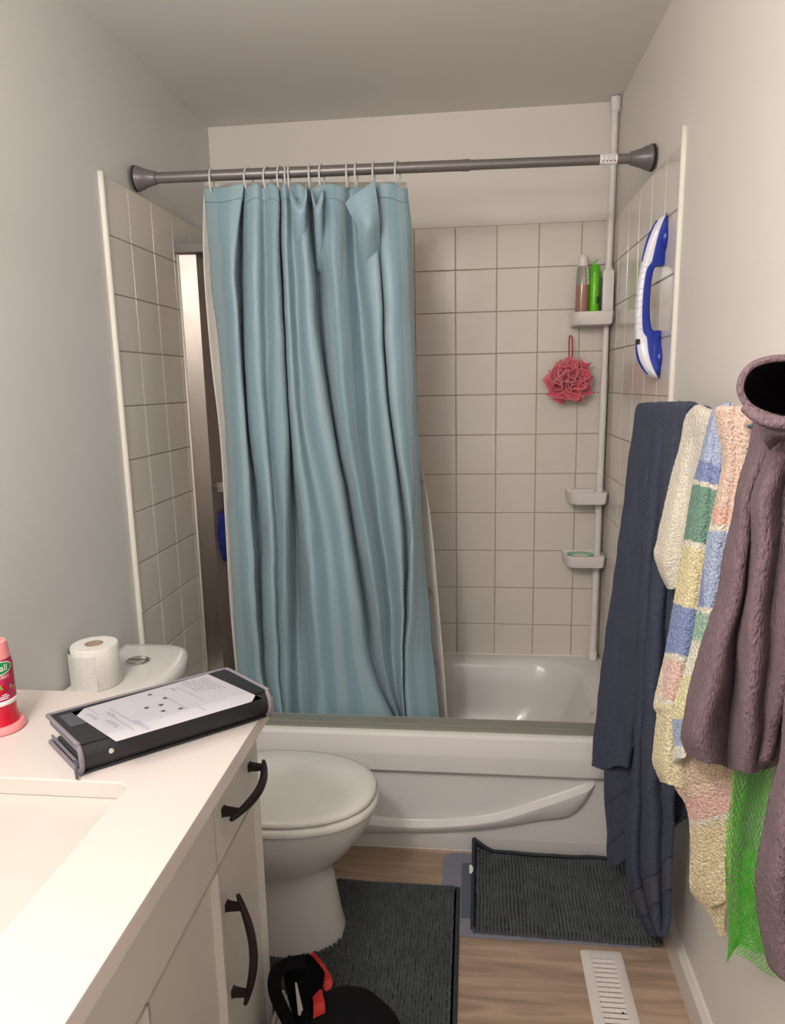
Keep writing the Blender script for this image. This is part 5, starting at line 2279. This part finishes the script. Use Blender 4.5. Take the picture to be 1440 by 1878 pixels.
# mauve hooded towel -------------------------------------------------------
th = thing('hooded_towel', (1.38, -1.80, 0.9), 'mauve terry hooded towel with a dark open hood at its top', 'towel')
hp = [
    [(1392, 770, -1.665), (1412, 772, -1.70), (1432, 774, -1.735), (1452, 776, -1.77), (1474, 780, -1.80), (1500, 782, -1.84)],
    [(1376, 840, -1.660), (1394, 842, -1.70), (1406, 842, -1.715), (1428, 842, -1.77), (1456, 842, -1.80), (1490, 842, -1.85)],
    [(1354, 920, -1.655), (1372, 920, -1.69), (1380, 920, -1.695), (1404, 920, -1.765), (1440, 920, -1.79), (1484, 920, -1.86)],
    [(1336, 1020, -1.650), (1358, 1020, -1.69), (1374, 1020, -1.685), (1398, 1020, -1.765), (1430, 1020, -1.79), (1478, 1020, -1.86)],
    [(1313, 1120, -1.645), (1342, 1120, -1.69), (1362, 1120, -1.675), (1386, 1120, -1.765), (1420, 1120, -1.79), (1466, 1120, -1.86)],
    [(1280, 1220, -1.640), (1316, 1220, -1.69), (1350, 1220, -1.670), (1378, 1220, -1.765), (1412, 1220, -1.79), (1446, 1220, -1.85)],
    [(1259, 1310, -1.640), (1296, 1310, -1.69), (1342, 1310, -1.665), (1374, 1310, -1.765), (1404, 1310, -1.785), (1428, 1305, -1.83)],
    [(1253, 1350, -1.640), (1290, 1356, -1.69), (1338, 1360, -1.668), (1370, 1362, -1.760), (1398, 1358, -1.78), (1418, 1350, -1.81)],
    [(1266, 1384, -1.645), (1298, 1396, -1.68), (1336, 1408, -1.675), (1366, 1414, -1.745), (1388, 1412, -1.77), (1404, 1396, -1.79)],
]
hp = [[(a, b_, y_ + f_ * min(1.0, q / 2)) for (a, b_, y_), f_ in zip(r_, (0, -.022, .022, -.02, .03, 0))] for q, r_ in enumerate(hp)]
cloth('towel_body', hp, M_tpurple, ku=12, kv=14, thick=0.012, parent=th, fuzz=0.0009, fscale=330, over=[(0.05, -0.35), (0.05, -0.10), (0.04, -0.02), (0.02, 0.0)], wob=0.004, wscale=13)
# hanging side fold on the right, in shadow
hp2 = [
    [(1446, 800, -1.80), (1480, 800, -1.83), (1520, 800, -1.86)],
    [(1440, 1000, -1.82), (1480, 1000, -1.86), (1520, 1000, -1.90)],
    [(1426, 1200, -1.80), (1460, 1200, -1.86), (1500, 1200, -1.90)],
    [(1406, 1350, -1.79), (1440, 1350, -1.83), (1480, 1350, -1.88)],
    [(1398, 1408, -1.775), (1416, 1404, -1.79), (1434, 1380, -1.81)]]
cloth('side_fold', [[(a, b_, y_ + 0.04) for a, b_, y_ in r_] for r_ in hp2], M_tpurple, ku=10, kv=12, thick=0.010, parent=th, fuzz=0.0016, fscale=280)
# the hood: a thick cloth funnel open to the room
bm = bmesh.new()
rim = [(1357, 716), (1362, 690), (1378, 670), (1402, 660), (1430, 657), (1460, 660), (1490, 672), (1505, 700), (1500, 735), (1480, 762), (1452, 772), (1424, 768), (1396, 758), (1370, 742)]
cen_ = (1430, 712)
cfg = [(1.00, -1.865, 0), (1.03, -1.855, 0), (1.02, -1.82, 0), (0.98, -1.76, 4), (0.88, -1.70, 10), (0.60, -1.655, 18), (0.2, -1.63, 22)]


def hring(s, y_, dy):
    P = [at(cen_[0] + (a - cen_[0]) * s, cen_[1] + (b_ - cen_[1]) * s + dy, y_) for a, b_ in rim]
    P = spline(P, 5, closed=True)
    return [p + Vector((0.002 * noise.noise(p * 30), 0.003 * noise.noise(p * 18), 0.002 * noise.noise(p * 25 + Vector((5, 5, 5))))) for p in P]


R_out = [hring(*c_) for c_ in cfg]
loft(bm, R_out, cap0=False, cap1=True)
obj('hood_outside', bm, M_tpurple, th, smooth=True)
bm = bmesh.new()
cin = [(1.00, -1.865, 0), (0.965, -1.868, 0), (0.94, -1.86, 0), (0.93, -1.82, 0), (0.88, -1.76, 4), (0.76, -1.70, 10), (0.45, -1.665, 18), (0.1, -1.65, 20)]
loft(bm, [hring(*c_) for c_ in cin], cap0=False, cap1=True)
obj('hood_inside', bm, M_tpurple_in, th, smooth=True)
# rolled rim and the collar fold below
b = tube(bmesh.new(), hring(0.985, -1.868, 0), 0.0045, n=8, closed=True)
obj('hood_rim', b, M_tpurple, th, smooth=True)
cf = [[(1368, 742, -1.875), (1392, 758, -1.888), (1420, 766, -1.895), (1450, 768, -1.90), (1490, 762, -1.90)],
      [(1366, 752, -1.872), (1390, 770, -1.893), (1418, 778, -1.902), (1450, 780, -1.908), (1490, 774, -1.908)],
      [(1386, 766, -1.84), (1400, 776, -1.86), (1422, 784, -1.87), (1450, 788, -1.87), (1490, 784, -1.87)]]
cloth('collar_fold', cf, M_tpurple, ku=8, kv=6, thick=0.008, parent=th, fuzz=0.001, fscale=280)
cf = [[(1398, 800, -1.78), (1414, 788, -1.80), (1440, 784, -1.81), (1480, 784, -1.82)],
      [(1404, 806, -1.80), (1420, 794, -1.83), (1444, 792, -1.85), (1484, 794, -1.86)],
      [(1410, 822, -1.78), (1428, 806, -1.80), (1448, 804, -1.81), (1486, 808, -1.82)]]
cloth('collar_fold', cf, M_tpurple, ku=8, kv=6, thick=0.008, parent=th, fuzz=0.001, fscale=280)

# second mauve towel, lower right, nearer the camera
t2 = thing('mauve_towel', (1.40, -1.98, 0.6), 'plain mauve terry towel hanging at the right edge nearest the camera', 'towel')
mp_ = [
    [(1500, 800, -1.88), (1530, 800, -1.93), (1560, 800, -1.97), (1600, 800, -2.01)],
    [(1478, 1000, -1.89), (1510, 1000, -1.94), (1548, 1000, -1.98), (1600, 1000, -2.03)],
    [(1456, 1200, -1.89), (1490, 1200, -1.95), (1532, 1200, -1.98), (1590, 1200, -2.04)],
    [(1440, 1370, -1.89), (1470, 1370, -1.95), (1512, 1370, -1.97), (1570, 1370, -2.04)],
    [(1418, 1470, -1.89), (1450, 1470, -1.94), (1492, 1470, -1.96), (1550, 1470, -2.03)],
    [(1400, 1560, -1.88), (1436, 1560, -1.94), (1476, 1560, -1.95), (1530, 1560, -2.02)],
    [(1393, 1640, -1.88), (1428, 1640, -1.93), (1468, 1640, -1.95), (1520, 1640, -2.01)],
    [(1406, 1710, -1.88), (1438, 1716, -1.92), (1474, 1720, -1.94), (1520, 1725, -2.0)],
    [(1420, 1770, -1.88), (1444, 1795, -1.91), (1476, 1800, -1.94), (1520, 1805, -1.99)]]
mp_ = [[(a, b_, y_ + f_) for (a, b_, y_), f_ in zip(r_, (0, -.02, .03, -.02))] for r_ in mp_]
cloth('towel_cloth', mp_, M_tpurple, ku=12, kv=12, thick=0.012, parent=t2, fuzz=0.0009, fscale=330, over=[(0.03, -0.40), (0.03, -0.12), (0.028, -0.02), (0.015, 0.0)], wob=0.004, wscale=12)

for o_ in bpy.data.objects:
    if o_.name.split('.')[0] in ('leaf_print', 'printed_squares', 'printed_text', 'handwriting', 'sticker_print', 'warning_marks',
                                 'raspberry_print', 'label_print', 'jet_nozzles', 'net_front', 'net_back', 'net_tail'):
        o_['kind'] = 'stuff'

# ============================================================ LAMPS (out of frame, they light the room)
lp_ = thing('vanity_lamp', (0.0, -2.22, 2.02), 'three-lamp metal vanity light on the left wall above the sink', 'lamp')
obj('back_plate', bx(0.0, 0.02, -2.50, -1.94, 2.02, 2.10, bev=0.004), M_lamp, lp_)
for k in range(3):
    yy = -2.02 - 0.2 * k
    b = tube(bmesh.new(), [(0.02, yy, 2.06), (0.16, yy, 2.06), (0.19, yy, 2.03), (0.19, yy, 1.99)], 0.007, n=10)
    lathe(b, [(0.020, 1.995), (0.022, 1.955), (0.018, 1.955)], c=(0.19, yy, 0), n=24, cap0=True, cap1=True)
    obj('lamp_arm', b, M_lamp, lp_, smooth=True)
lp_ = thing('ceiling_lamp', (0.46, -2.95, 2.39), 'round flush ceiling light above the vanity', 'lamp')
obj('lamp_ring', lathe(bmesh.new(), [(0.17, H), (0.17, H - 0.03), (0.135, H - 0.045), (0.13, H - 0.03), (0.13, H)], c=(0.46, -2.95, 0), n=36, cap0=False, cap1=False), M_lamp, lp_, smooth=True)
